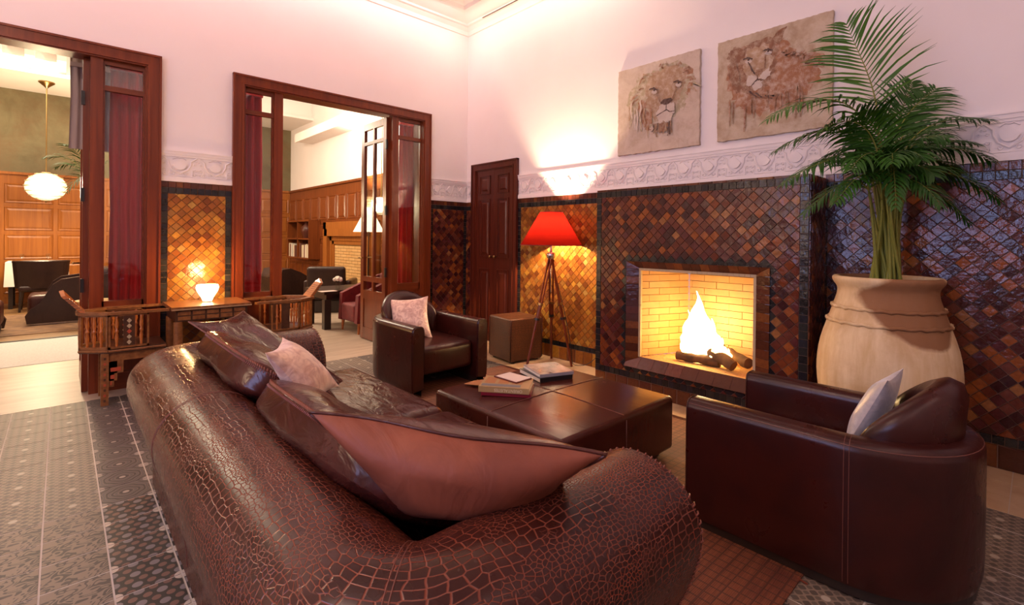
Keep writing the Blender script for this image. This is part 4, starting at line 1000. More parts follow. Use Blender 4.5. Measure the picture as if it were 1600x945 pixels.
sb = MB(); shc = Vector((4.01, 3.70, 0)); prf = [(.345, 1.335), (.336, 1.347), (.135, 1.685), (.128, 1.70)]
sb.lathe(prf, shc, 40); shade = obj('shade', sb, 'shade', lamp, smooth=30, world=True)
for r_, z_ in ((.345, 1.335), (.128, 1.70)):
    rg = MB(); rg.tube([shc+Vector((r_*cos(2*pi*i/40), r_*sin(2*pi*i/40), z_)) for i in range(40)], .004, 5, closed=True)
    obj('rim_wire', rg, 'redvelvet', shade, smooth=True)
bl = MB(); bl.sphere((4.01, 3.70, 1.47), .042, 10, (1, 1, 1.25)); obj('bulb', bl, 'bulb', lamp, smooth=True, world=True)
cd = MB(); cd.tube(bez((4.03, 3.70, 1.18), (4.10, 3.66, .8), (4.12, 3.52, .5), (4.16, 3.50, .03), 12)+bez((4.16, 3.50, .012), (4.2, 3.4, .012), (4.24, 3.32, .01), (4.27, 3.20, .20), 10)[1:]+[Vector((4.29, 3.12, .40))], .004, 5); obj('power_cord', cd, 'black', lamp, smooth=True, world=True)
light('POINT', 'tripod_lamp_light', (4.01, 3.70, 1.50), (1.0, .70, .40), 300, .045)
light('SPOT', 'wall_glow_fill_spot', (3.99, 3.70, 1.62), (1.0, .72, .50), 90, .05, aim=(XW, 3.62, 2.95), spot=radians(82), blend=.35)  # extra spot added to carry the lamp's glow further up the wall
so = thing('wall_socket', 'small cream power socket on the tiled wall beside the fireplace', 'socket', (XW-.012, 3.14, .36))
obj('plate', bx(XW-.026, XW-.011, 3.10, 3.185, .355, .445), 'socket', so, world=True); mb = MB(); mb.tube([(XW-.026, 3.142, .40), (XW-.05, 3.142, .40)], .018, 10); obj('plug', mb, 'black', so, smooth=40, world=True)

# ================================================================ TABLE AND INLAID CHAIRS BY THE DOORS WALL
tb = thing('inlaid_table', 'small inlaid wooden side table standing between the two doorways', 'table', (1.01, 5.33, 0))
TX0, TX1, TY0, TY1, TZ = .70, 1.325, 5.06, 5.60, .775
obj('table_top', bx(TX0, TX1, TY0, TY1, TZ-.03, TZ), 'inlay', tb, world=True)
ap = obj('apron', bx(TX0+.03, TX1-.03, TY0+.03, TY1-.03, TZ-.13, TZ-.03), 'inlay_d', tb, world=True)
for k in range(5):
    x0 = TX0+.04+(TX1-TX0-.08)*k/5
    obj('inlay_panel', bx(x0+.008, x0+(TX1-TX0-.08)/5-.008, TY0+.022, TY0+.032, TZ-.118, TZ-.085), 'inlay', ap); obj('inlay_panel', bx(x0+.008, x0+(TX1-TX0-.08)/5-.008, TY0+.022, TY0+.032, TZ-.075, TZ-.042), 'inlay', ap)
obj('bone_line', bx(TX0-.001, TX1+.001, TY0-.0015, TY0, TZ-.024, TZ-.018), 'inlay_c', tb, world=True)
for x_ in (TX0+.055, TX1-.055):
    for y_ in (TY0+.06, TY1-.06):
        mb = MB(); mb.lathe([(.028, 0), (.034, .03), (.026, .07), (.034, .16), (.038, .28), (.028, .36), (.036, .42), (.036, TZ-.13)], (x_, y_, 0), 10); obj('leg', mb, 'inlay', tb, smooth=40, world=True)
tl = thing('table_lamp', 'glowing amber glass vase lamp on the inlaid side table', 'table lamp', (1.02, 5.36, TZ))
mb = MB(); mb.lathe([(0, 0), (.035, 0), (.038, .008), (.05, .04), (.085, .10), (.095, .135), (.088, .16), (.082, .162), (.086, .14), (.078, .10), (.045, .045), (0, .03)], n=24); obj('glass_bowl', mb, 'glow', tl, smooth=40)
mb = MB(); mb.lathe([(0, -.0), (.04, 0), (.04, .006), (0, .006)], n=20); obj('foot_ring', mb, 'brass', tl)
light('POINT', 'table_lamp_light', (1.02, 5.36, TZ+.26), (1.0, .60, .24), 13, .05)

def spindle(h):
    return [(.007, 0), (.011, .01*h/.25), (.008, .02), (.012, .05), (.013, .08*h/.25), (.007, .5*h-.015), (.013, .5*h-.006), (.013, .5*h+.006), (.007, .5*h+.015), (.013, h-.08*h/.25), (.012, h-.05), (.008, h-.02), (.011, h-.01), (.007, h)]
def inlaid_chair(label, loc, mir):
    """faces local +x; the open side is the front"""
    t = thing('inlaid_armchair', label, 'armchair', loc, 0, 'inlaid armchairs flanking the side table')
    X = lambda a: a*mir
    def B(x0, x1, y0, y1, z0, z1): a, b = sorted((X(x0), X(x1))); return MB().box(a, b, y0, y1, z0, z1)
    W, D, SZ, AZ = .21, .28, .455, .755
    seat = MB(); seat.prism([(X(x_), y_, SZ-.03) for x_, y_ in ((-D, -.07), (-.10, -W), (.29, -W), (.29, W), (-.10, W), (-D, .07))], (0, 0, .035)); obj('seat', seat, 'inlay_d', t)
    edge = MB(); P6 = [(-D, -.07), (-.10, -W), (.29, -W)]
    for (a, b) in zip(P6, P6[1:]): edge.tube([(X(a[0]), a[1]-.003, SZ-.012), (X(b[0]), b[1]-.003, SZ-.012)], .010, 6)
    obj('seat_edge', edge, 'inlay', t)
    for (x_, y_) in ((-.12, -W+.035), (-.12, W-.035), (.25, -W+.035), (.25, W-.035)): 
        lg = obj('leg', B(x_-.025, x_+.025, y_-.025, y_+.025, 0, SZ-.03), 'inlay', t)
        if y_ < 0:
            for k in range(9): obj('inlay_stud', B(x_-.008, x_+.008, y_-.0265, y_-.025, .03+k*.043, .05+k*.043), 'inlay_r' if k % 2 else 'inlay_d', lg)
    ap = obj('apron', B(-.10, .23, -W+.02, -W+.04, SZ-.10, SZ-.03), 'inlay', t)
    for (x0, x1, z0) in ((-.10, .0, SZ-.20), (-.10, -.04, SZ-.26), (-.10, -.06, SZ-.31)):
        obj('stepped_fret', B(x0, x1, -W+.021, -W+.039, z0, SZ-.10), 'inlay', ap); obj('fret_square', B(x0+.016, x1-.016, -W+.018, -W+.021, z0+.016, z0+.048), 'inlay_r', ap)
    def panel(p0, p1, kind):
        """openwork side between seat and arm from p0 to p1 (local xy)"""
        a, b = Vector((X(p0[0]), p0[1], 0)), Vector((X(p1[0]), p1[1], 0)); L = (b-a).length; d = (b-a)/L; n = Vector((d.y, -d.x, 0))
        Mx = Matrix(((d.x, n.x, 0, a.x), (d.y, n.y, 0, a.y), (0, 0, 1, SZ), (0, 0, 0, 1))); h = AZ-SZ
        fr = MB()
        for (u0, u1, z0, z1) in ((0, .014, .0, h), (L-.014, L, 0, h), (0, L, .0, .022), (0, L, h-.03, h-.012)): fr.box(u0, u1, -.010, .010, z0, z1, Mx)
        po = obj('side_frame', fr, 'inlay', t, merge=False)
        us = [L*(k+1)/4 for k in range(3)] if kind == 3 else [L*.2, L*.8]
        for u in us: mb = MB(); mb.lathe(spindle(h-.052), (0, 0, 0), 8); mb.v = [tuple(Mx @ Vector((v[0]+u, v[1], v[2]+.022))) for v in mb.v]; obj('spindle', mb, 'spindle', po, smooth=True)
        if kind == 1:
            obj('inlay_panel', MB().box(L*.36, L*.64, -.006, .008, .022, h-.03, Mx), 'inlay_d', po)
            for k in range(5):
                c_ = Mx @ Vector((L*.5, .010, .05+k*.045)); r_ = .017; mb = MB(); mb.prism([c_-d*r_, c_-Vector((0, 0, r_*1.2)), c_+d*r_, c_+Vector((0, 0, r_*1.2))], n*.003); mb2 = mb; obj('inlay_diamond', mb2, 'inlay_r' if k == 2 else 'inlay_c', po)
    panel((-.10, -W+.01), (.17, -W+.01), 1); panel((-D+.01, -.07), (-.10, -W+.01), 3); panel((-.10, W-.01), (.17, W-.01), 1); panel((-D+.01, .07), (-.10, W-.01), 3); panel((-D+.01, -.07), (-D+.01, .07), 3)
    for s_ in (-1, 1):
        arm = MB(); arm.prism([(X(x_), y_*s_, AZ-.014) for x_, y_ in ((-D-.02, .05), (-D-.01, .10), (-.11, W+.02), (.31, W+.02), (.32, W-.02), (-.09, W-.03), (-D+.04, .05))], (0, 0, .022)); obj('arm_rail', arm, 'inlay', t)
    sp = MB()   # slanting striped head board at the back
    sp.prism([(X(-D+.015), -.105, AZ), (X(-D+.015), .105, AZ), (X(-D-.105), .085, AZ+.145), (X(-D-.12), 0, AZ+.185), (X(-D-.105), -.085, AZ+.145)], (X(.026), 0, .008)); hbd = obj('head_board', sp, 'spindle', t)
    for k in range(7):
        f = (k+.5)/8; x_ = -D+.015-.12*f; mb = MB(); mb.box(*sorted((X(x_-.004), X(x_+.030))), -.102, .102, AZ+.15*f, AZ+.15*f+.004); obj('stripe', mb, 'inlay_d', hbd)
    return t
inlaid_chair('inlaid spindle armchair beside the dining room doorway', (.385, 5.375, 0), 1)
inlaid_chair('inlaid spindle armchair beside the lounge doorway', (1.695, 5.345, 0), -1)

# ================================================================ JAR AND PALM
JC = Vector((3.865, .665, 0))
jar = thing('terracotta_jar', 'large pale terracotta jar with a damp stain, holding a palm', 'jar', JC)
mb = MB(); jp = smoothprof([(0, .0), (.22, .0), (.25, .04), (.315, .22), (.362, .44), (.372, .60), (.352, .76), (.305, .92), (.278, 1.01), (.262, 1.07), (.262, 1.11), (.285, 1.15), (.288, 1.175), (.272, 1.185), (.25, 1.17), (.235, 1.10), (.24, 1.0)], 3)
mb.lathe(jp, n=56); jb = obj('body', mb, 'terracotta', jar, smooth=60)
for z_, r_ in ((.99, .2865), (.90, .314)):
    bd = MB(); bd.tube([(r_*cos(2*pi*i/72), r_*sin(2*pi*i/72), z_+.004*sin(i*1.9)) for i in range(72)], [.010+.004*(i % 2) for i in range(72)], 6, closed=True); obj('rope_band', bd, 'terracotta', jar, smooth=True)
mb = MB(); mb.lathe([(0, 1.03), (.12, 1.035), (.25, 1.03)], n=24); obj('soil', mb, 'soil', jar, smooth=True)
palm = thing('areca_palm', 'tall green feathery palm growing from the terracotta jar', 'plant', JC+Vector((0, 0, 1.03)))
CR = RT.copy(); CR.z = 0; CR.normalize(); CF = FW.copy(); CF.z = 0; CF.normalize()
def frond(base, crown, tip, lift, n, ll, twist, mat, droop=.35, start=.12, dens=1.0):
    """one feather leaf: stem from the soil to the crown point, then an arching rachis to the tip"""
    b0, c0, t0 = Vector(base), Vector(crown), Vector(tip)
    st = bez(b0, b0.lerp(c0, .4)+Vector((0, 0, .04)), c0-(t0-c0)*.05-Vector((0, 0, .14)), c0, 8)
    ra = bez(c0, c0+(c0-st[-2]).normalized()*(t0-c0).length*.35+Vector((0, 0, lift)), c0.lerp(t0, .7)+Vector((0, 0, lift)), t0, 22)
    rc = MB(); rc.tube(st, [.011-.0006*i for i in range(9)], 6); rc.tube(ra, [.0055*(1-i/24) for i in range(23)], 5)
    fo = obj('frond', rc, 'stem', palm, smooth=True, world=True)
    mb = MB()
    n = int(n*dens)
    for k in range(n):
        f = start+(1-start)*(k+.5)/n; i = min(21, int(f*22)); p = ra[i].lerp(ra[i+1], f*22-i); tg = (ra[min(i+1, 22)]-ra[max(i-1, 0)]).normalized()
        sd = tg.cross(Vector((0, 0, 1))); sd = sd.normalized() if sd.length > .1 else CR.copy(); sd = (Matrix.Rotation(twist, 3, tg) @ sd).normalized(); nr = sd.cross(tg).normalized()
        L = ll*(.28+.80*sin(pi*min(1, f*.78+.22)))*random.uniform(.88, 1.1)
        for s_ in (-1, 1):
            dr = (sd*s_*random.uniform(.85, 1.1)+tg*(.55+.5*f+random.uniform(-.12, .16))+nr*random.uniform(-.12, .32)).normalized(); w_ = .0074*random.uniform(.8, 1.15); rows_ = []; wd = dr.cross(nr).normalized()
            q = p.copy(); dd = dr.copy()
            for j, wf in enumerate((.35, 1., .95, .6, .04)):
                rows_.append([Vector((min(a_.x, XW-.03), a_.y, a_.z)) if a_.y < YW-.5 else a_ for a_ in (q-wd*w_*wf, q+nr*w_*wf*.35, q+wd*w_*wf)]); dd = (dd+Vector((0, 0, -droop*.30*(j+.5)*random.uniform(.4, 1.5)))).normalized(); q = q+dd*(L/4)
            mb.grid(rows_)
    lf = obj('leaflets', mb, mat, fo, smooth=True)
TJ = (JC.x*FW.x+JC.y*FW.y)
def fr(tip, dt=0., crown=(1385, 300), cdt=None, lift=.10, n=26, ll=.24, twist=0., mat='leaf', droop=.35):
    cr = ond(crown[0], crown[1], TJ+(dt*.35 if cdt is None else cdt)); a = random.uniform(0, 2*pi); r = random.uniform(.02, .10)
    tp = ond(tip[0], tip[1], TJ+dt)
    if tp.x > XW-.08: tp = onx(tip[0], tip[1], XW-.08)
    frond(JC+Vector((r*cos(a), r*sin(a), 1.03)), cr, tp, lift, n, ll, twist, mat, droop)
fr((1322, 36), .05, (1372, 190), lift=.02, n=22, ll=.36, twist=.75, mat='leaf_l', droop=.20)
fr((1462, 138), .15, (1398, 235), lift=.05, n=22, ll=.26, twist=.6, mat='leaf', droop=.3)
fr((1425, 128), .25, (1400, 230), lift=.03, n=22, ll=.24, twist=.9, mat='leaf', droop=.25)
fr((1198, 188), -.15, (1362, 235), lift=.20, n=28, ll=.22, twist=-.15, mat='leaf_l', droop=.45)
fr((1208, 238), .05, (1360, 262), lift=.17, n=28, ll=.22, twist=.1, droop=.5)
fr((1222, 288), -.25, (1358, 300), lift=.13, n=26, ll=.20, droop=.55)
fr((1255, 335), -.05, (1362, 318), lift=.12, n=24, ll=.18, droop=.5)
fr((1545, 188), -.10, (1408, 262), lift=.12, n=26, ll=.22, twist=.2, droop=.35)
fr((1548, 252), -.20, (1412, 285), lift=.14, n=26, ll=.22, droop=.5)
fr((1562, 312), -.25, (1412, 310), lift=.14, n=26, ll=.20, droop=.55)
fr((1515, 350), -.20, (1410, 318), lift=.12, n=24, ll=.18, droop=.5)
fr((1290, 200), -.30, (1375, 270), lift=.16, n=26, ll=.23, twist=.5, mat='leaf_l', droop=.4)
fr((1345, 175), -.25, (1382, 270), lift=.08, n=24, ll=.23, twist=.8, droop=.35)
fr((1480, 215), -.35, (1402, 285), lift=.12, n=24, ll=.22, twist=.4, droop=.45)
fr((1440, 250), -.45, (1400, 305), lift=.16, n=24, ll=.20, twist=.3, droop=.6)
fr((1330, 265), -.45, (1385, 305), lift=.16, n=24, ll=.20, twist=-.3, droop=.6)
fr((1395, 255), -.50, (1392, 320), lift=.18, n=24, ll=.20, twist=.1, droop=.6)
fr((1305, 318), -.38, (1378, 312), lift=.13, n=22, ll=.17, droop=.6)
fr((1470, 322), -.40, (1402, 315), lift=.13, n=22, ll=.17, droop=.6)
fr((1400, 325), -.42, (1392, 305), lift=.20, n=22, ll=.15, droop=.6)
fr((1365, 245), -.35, (1388, 300), lift=.10, n=24, ll=.20, twist=.7, droop=.4)
fr((1460, 275), -.30, (1400, 300), lift=.12, n=24, ll=.20, twist=.5, droop=.45)
fr((1265, 262), -.10, (1370, 290), lift=.12, n=26, ll=.20, droop=.5)
fr((1525, 225), .0, (1405, 280), lift=.10, n=26, ll=.20, twist=.2, droop=.4)
fr((1285, 250), .20, (1375, 280), lift=.14, n=24, ll=.20, droop=.5)
fr((1500, 268), .20, (1402, 290), lift=.12, n=24, ll=.20, droop=.5)
fr((1350, 215), .25, (1388, 270), lift=.10, n=22, ll=.20, twist=.4, droop=.4)
fr((1430, 195), .05, (1395, 270), lift=.08, n=22, ll=.22, twist=.6, droop=.4)
for k in range(12):
    a = 2*pi*k/12; r = random.uniform(.02, .12); b0 = JC+Vector((r*cos(a), r*sin(a), 1.03)); mb = MB(); mb.tube(bez(b0, b0+Vector((0, 0, .15)), b0+Vector((-r*cos(a)*.2, -r*sin(a)*.2, .45)), JC+Vector((r*cos(a)*.5, r*sin(a)*.5, 1.03+.68)), 6), [.012, .011, .011, .010, .009, .008, .006], 6); obj('stem', mb, 'stem', palm, smooth=True, world=True)

# ================================================================ PAINTINGS
def painting(label, y0, y1, z0, z1, canvas, rust, seed):
    t = thing('painting', label, 'painting', (XW-.02, (y0+y1)/2, z0), 0, 'big cat paintings above the fireplace'); rnd = random.Random(seed)
    W_, H_ = y0-y1, z1-z0     # y0 is the picture's left edge
    Mx = Matrix(((0, 0, -1, XW-.035), (-1, 0, 0, y0), (0, 1, 0, z0), (0, 0, 0, 1)))
    N = 40; ring = []
    for i in range(N): ring.append((W_*i/N, rnd.uniform(-.004, .004)))
    for i in range(N): ring.append((W_+rnd.uniform(-.003, .003), H_*i/N))
    for i in range(N): ring.append((W_*(1-i/N), H_+rnd.uniform(-.003, .003)))
    for i in range(N): ring.append((rnd.uniform(-.003, .003), H_*(1-i/N)))
    mb = MB(); mb.prism([Mx @ Vector((x, y, -.033)) for x, y in ring], Mx.to_3x3() @ Vector((0, 0, .034))); cv = obj('canvas', mb, canvas, t, world=True)
    lay = [0]
    def paint(pts, mat, rough=.012, close=True):
        """a flat patch of paint; pts in canvas fractions, ragged edge"""
        P = []; n = len(pts)
        for i in range(n):
            a, b = pts[i], pts[(i+1) % n]
            for k in range(5): q = k/5; P.append((a[0]+(b[0]-a[0])*q+rnd.gauss(0, rough), a[1]+(b[1]-a[1])*q+rnd.gauss(0, rough)))
        lay[0] += 1; mb = MB(); mb.poly([Mx @ Vector((x*W_, y*H_, .0012+.00035*lay[0])) for x, y in P])
        bm = None; o = obj('paint_patch', mb, mat, cv); bm = bmesh.new(); bm.from_mesh(o.data); bmesh.ops.triangulate(bm, faces=bm.faces); bm.to_mesh(o.data); bm.free()
        return o
    def ell(cx, cy, rx, ry, rot=0., n=12): return [(cx+rx*cos(2*pi*k/n)*cos(rot)-ry*sin(2*pi*k/n)*sin(rot), cy+rx*cos(2*pi*k/n)*sin(rot)+ry*sin(2*pi*k/n)*cos(rot)) for k in range(n)]
    def stroke(pts, w, mat, r=.002):
        L = [(x, y) for x, y in pts]; up = []; dn = []
        for i, (x, y) in enumerate(L):
            a = L[max(i-1, 0)]; b = L[min(i+1, len(L)-1)]; dx, dy = b[0]-a[0], b[1]-a[1]; q = sqrt(dx*dx+dy*dy) or 1; ww = w*(.35+.65*sin(pi*(i+.5)/len(L)))
            up.append((x-dy/q*ww, y+dx/q*ww)); dn.append((x+dy/q*ww, y-dx/q*ww))
        paint(up+dn[::-1], mat, r)
    if not rust:      # male lion, mane in olive and ochre
        paint([(.12, .62), (.22, .80), (.38, .90), (.58, .93), (.78, .92), (.92, .80), (.94, .66), (.86, .55), (.82, .42), (.72, .36), (.62, .28), (.50, .30), (.40, .25), (.30, .36), (.22, .36), (.16, .46)], 'p_olive', .016)
        paint([(.36, .70), (.40, .86), (.58, .92), (.76, .90), (.86, .80), (.84, .66), (.78, .55), (.74, .44), (.64, .34), (.52, .33), (.42, .42), (.37, .55)], 'p_tan', .014)
        paint([(.80, .86), (.90, .84), (.94, .72), (.90, .56), (.86, .54), (.88, .70)], 'p_rust', .01)
        paint([(.28, .58), (.36, .60), (.40, .44), (.46, .32), (.42, .24), (.34, .30), (.29, .44)], 'p_rust', .014)
        for k in range(26):
            a = rnd.uniform(-.2, 3.4); r0 = rnd.uniform(.28, .34); x, y = .60+r0*cos(a), .62+r0*.95*sin(a); stroke([(x, y), (x+.06*cos(a)+rnd.uniform(-.02, .02), y+.05*sin(a)-.02), (x+.09*cos(a), y+.06*sin(a)-.06)], .011, rnd.choice(('p_brown', 'p_tan', 'p_rust', 'p_olive')))
        for k in range(12):
            x = rnd.uniform(.14, .46); y = rnd.uniform(.40, .62); stroke([(x, y), (x+rnd.uniform(-.02, .02), y-.09), (x+rnd.uniform(-.02, .02), y-.18)], .012, rnd.choice(('p_olive', 'p_tan', 'p_rust', 'p_white')))
        paint([(.50, .40), (.56, .50), (.66, .52), (.73, .48), (.73, .38), (.66, .33), (.55, .33)], 'p_white', .006)
        paint([(.52, .36), (.60, .38), (.70, .37), (.69, .30), (.62, .27), (.55, .29)], 'p_white', .006)
        paint([(.56, .52), (.60, .55), (.68, .55), (.71, .53), (.66, .485), (.61, .485)], 'p_dark', .003); stroke([(.635, .485), (.635, .43)], .005, 'p_dark'); stroke([(.50, .375), (.57, .405), (.635, .43), (.68, .40), (.73, .40)], .006, 'p_dark')
        stroke([(.56, .53), (.52, .62), (.52, .70)], .008, 'p_brown'); stroke([(.71, .54), (.74, .62), (.75, .70)], .007, 'p_brown')
        for (ex, ey) in ((.475, .675), (.765, .69)): paint(ell(ex+.01, ey-.02, .035, .022, -.3), 'p_white', .002); stroke([(ex-.05, ey+.02), (ex, ey+.025), (ex+.05, ey-.005)], .010, 'p_dark'); paint(ell(ex+.012, ey, .012, .012), 'p_dark', .001)
        paint([(.50, .28), (.58, .30), (.66, .29), (.66, .22), (.60, .17), (.53, .20)], 'p_brown', .012)
        for k in range(14): x = rnd.uniform(.40, .70); stroke([(x, .30), (x+rnd.uniform(-.02, .02), .24), (x+rnd.uniform(-.02, .02), rnd.uniform(.14, .22))], .007, rnd.choice(('p_brown', 'p_dark', 'p_tan')))
    else:             # lioness in rust with drips
        paint([(.09, .62), (.12, .76), (.20, .84), (.32, .90), (.48, .90), (.60, .88), (.70, .72), (.76, .70), (.86, .70), (.93, .62), (.92, .50), (.86, .38), (.76, .30), (.60, .22), (.42, .22), (.26, .26), (.16, .36), (.10, .50)], 'p_rust', .018)
        paint([(.11, .66), (.14, .78), (.24, .88), (.36, .92), (.52, .91), (.57, .78), (.55, .62), (.50, .50), (.40, .44), (.26, .44), (.16, .50)], 'p_brown', .012)
        paint([(.10, .80), (.11, .88), (.17, .91), (.23, .88), (.22, .80), (.15, .77)], 'p_brown', .007); paint([(.50, .88), (.55, .95), (.63, .975), (.60, .88), (.57, .82)], 'p_brown', .006)
        paint([(.24, .70), (.30, .86), (.46, .88), (.52, .74), (.48, .58), (.36, .54), (.29, .58)], 'p_tan', .010)
        paint([(.28, .52), (.30, .60), (.37, .585), (.385, .55), (.33, .49)], 'p_white', .005); paint([(.39, .56), (.43, .60), (.49, .63), (.50, .56), (.44, .53)], 'p_white', .005); paint([(.33, .49), (.38, .535), (.43, .525), (.42, .46), (.36, .44)], 'p_white', .005)
        paint([(.35, .60), (.39, .57), (.43, .60), (.46, .64), (.38, .635)], 'p_brown', .003); stroke([(.33, .495), (.385, .545), (.44, .53)], .005, 'p_dark'); stroke([(.385, .545), (.385, .58)], .005, 'p_dark')
        for (ex, ey) in ((.295, .755), (.475, .79)): paint(ell(ex+.005, ey-.02, .032, .018, -.15), 'p_white', .002); stroke([(ex-.045, ey+.012), (ex, ey+.018), (ex+.045, ey-.006)], .009, 'p_dark'); paint(ell(ex+.006, ey-.004, .010, .010), 'p_dark', .001)
        stroke([(.30, .73), (.33, .66), (.36, .60)], .007, 'p_dark'); stroke([(.455, .76), (.455, .70), (.45, .64)], .006, 'p_brown'); stroke([(.18, .74), (.20, .62), (.22, .54)], .014, 'p_brown')
        for k in range(9): stroke([(.28+k*.03, .46-k*.014), (.34+k*.03, .40-k*.01), (.40+k*.025, .37)], .010, rnd.choice(('p_dark', 'p_brown')))
        for k in range(20): x = rnd.uniform(.12, .86); y = rnd.uniform(.28, .44); stroke([(x, y), (x+.003, y-.10), (x, y-rnd.uniform(.14, .26))], .006, rnd.choice(('p_rust', 'p_brown')))
        for k in range(9): paint(ell(.62+k*.038, .72-k*.022+rnd.uniform(-.02, .03), .022, .018), 'p_rust', .006)
painting('square painting of a maned lion head in ochre on cream canvas', 3.005, 2.122, 2.276, 3.150, 'canvas1', False, 1)
painting('square painting of a lioness in rust brown with dripping paint', 1.955, 1.078, 2.276, 3.150, 'canvas2', True, 2)

# ================================================================ BOOKS ON THE OTTOMAN
def bookmat(name, c, rough=.35): M[name] = plain(name, c, rough); return name
bookmat('cover_tan', (.42, .28, .13)); bookmat('cover_red', (.20, .010, .030)); bookmat('cover_grey', (.30, .28, .30), .2); bookmat('cover_black', (.014, .010, .012)); bookmat('cover_maroon', (.14, .035, .03)); bookmat('paper_pink', (.72, .60, .54), .5); bookmat('leaf_tan', (.42, .18, .07)); bookmat('grey_strip', (.17, .17, .19)); bookmat('gold_print', (.75, .66, .50))
M['cover_photo'] = plain('photo_print', (.10, .10, .13), .18, (.52, .44, .42), 14, coat=.6, detail=6)
def book(label, c, z, rz, L, W_, T, cover, top=None, group='books on the ottoman'):
    t = thing('book', label, 'book', (c[0], c[1], z), rz, group)
    cv = MB(); cv.box(-L/2, L/2, -W_/2, W_/2, 0, .003); cv.box(-L/2, L/2, -W_/2, W_/2, T-.003, T); cv.box(-L/2, L/2, -W_/2, -W_/2+.004, .003, T-.003); obj('cover', cv, cover, t, merge=False)
    pg = MB(); pg.box(-L/2+.004, L/2-.004, -W_/2+.004, W_/2-.005, .003, T-.003); obj('pages', pg, 'pages', t)
    if top: pt = MB(); pt.box(-L/2+.004, L/2-.004, -W_/2+.006, W_/2-.004, T, T+.0008); obj('cover_print', pt, top, t)
    return t
def text(s, size, parent, loc, rot, mat):
    cu_ = bpy.data.curves.new('lettering', 'FONT'); cu_.body = s; cu_.size = size; cu_.align_x = 'CENTER'; cu_.align_y = 'CENTER'; cu_.extrude = .0003
    o = bpy.data.objects.new('lettering', cu_); COL.objects.link(o); bpy.context.view_layer.update()
    me = bpy.data.meshes.new_from_object(o.evaluated_get(bpy.context.evaluated_depsgraph_get())); bpy.data.objects.remove(o)
    me.materials.clear(); me.materials.append(M[mat]); o = bpy.data.objects.new('lettering', me); COL.objects.link(o); o.parent = parent; o.location = loc; o.rotation_euler = rot; return o
ZT_ = .401
def mid3(pts, z): q = [onz(u, v, z) for u, v in pts]; return sum(q, Vector())/len(q)
cA = mid3(((752, 615), (828, 619), (756, 592), (833, 598)), ZT_+.02); ang = math.atan2(*(onz(828, 617, .42)-onz(749, 612, .42)).to_2d().yx)
LA = (onz(828, 617, .42)-onz(749, 612, .42)).length
book('crimson book lying beneath the tan hardback on the ottoman', (cA.x+.01, cA.y-.005), ZT_, ang+.03, LA*.98, .25, .022, 'cover_red')
tan_b = book('thick tan hardback with white lettering on its spine, on the crimson book', (cA.x, cA.y), ZT_+.022, ang, LA, .25, .036, 'cover_tan')
text('ORIENTALISTES', .026, tan_b, (.03, -.1256, .017), (pi/2, pi, 0), 'gold_print')
obj('cover_band', bx(-LA/2+.012, LA/2-.06, -.105, -.06, .036, .0368), 'grey_strip', tan_b)
for k in range(3): obj('cover_picture', bx(-LA/2+.02+k*.09, -LA/2+.09+k*.09, -.04, .09, .036, .0366), 'leaf_tan', tan_b)
nb = thing('notepad', 'maroon notepad with loose pale sheets, on the tan hardback', 'notepad', (cA.x+.085, cA.y+.035, ZT_+.0592), ang-.62)
obj('cover', bx(-.105, .105, -.075, .075, 0, .008), 'cover_maroon', nb); obj('sheet', MB().box(-.095, .1, -.068, .066, .008, .0095), 'paper_pink', nb); sh2 = obj('sheet', MB().box(-.08, .10, -.06, .065, .0096, .0105), 'paper_pink', nb); sh2.rotation_euler = (0, 0, .12)
lf_ = MB(); q0 = mid3(((775, 588), (800, 586)), ZT_+.01)
pts = [(-.15, -.02), (-.10, .05), (0, .085), (.09, .05), (.15, 0), (.06, -.05), (-.06, -.055)]
lf_.prism([(x, y, .0+.012*(1-abs(x)/.15)) for x, y in pts], (0, 0, .003)); lo = obj('dry_leaf', lf_, 'leaf_tan', loc=(cA.x-.02, cA.y+.19, ZT_+.001)); lo.rotation_euler = (0, 0, ang); tag(lo, 'dry orange brown leaf lying behind the book stack', 'leaf')
cB = mid3(((850, 592), (900, 584), (823, 567), (866, 565)), ZT_+.05); ang2 = math.atan2(*(onz(900, 586, .45)-onz(846, 592, .45)).to_2d().yx)
LB = (onz(900, 586, .45)-onz(846, 592, .45)).length
book('thick black book at the bottom of the stack by the lamp side', (cB.x-.015, cB.y+.03), ZT_, ang2+.10, LB*1.02, .30, .032, 'cover_black')
pb = book('glossy grey picture book lying on the thick black book', (cB.x, cB.y+.02), ZT_+.0325, ang2, LB, .29, .022, 'cover_grey', 'cover_photo')
# ================================================================ ROOMS BEYOND THE DOORS
YFAR, XR, WZ = 14.0, 4.62, 2.64
wf = MB(); wf.box(-7, XR+.3, YFAR, YFAR+.2, 0, 5.1); wall_far = struct(obj('wall_far', wf, 'cloudy'))
wl = MB(); wl.box(XR, XR+.3, YW+WT, YFAR, 0, 5.1); wall_l = struct(obj('wall_lounge_right', wl, 'plaster'))
w3 = MB(); w3.box(-7.2, -7, YW+WT, YFAR+.2, 0, 5.1); struct(obj('wall_dining_left', w3, 'plaster'))
w4 = MB(); w4.box(-7.2, XB-.25, YW, YW+WT, 0, 5.1); struct(obj('wall_dining_near', w4, 'plaster'))
c2 = MB(); c2.box(-7.2, XR+.3, YW+WT, YFAR+.2, 5.0, 5.1); ceil2 = struct(obj('ceiling', c2, 'ceiling'))
c3 = MB(); c3.box(-7.2, XR+.3, YW+WT-.001, YW+WT+.05, 4.7, 5.05); obj('ceiling_edge', c3, 'ceiling', ceil2)
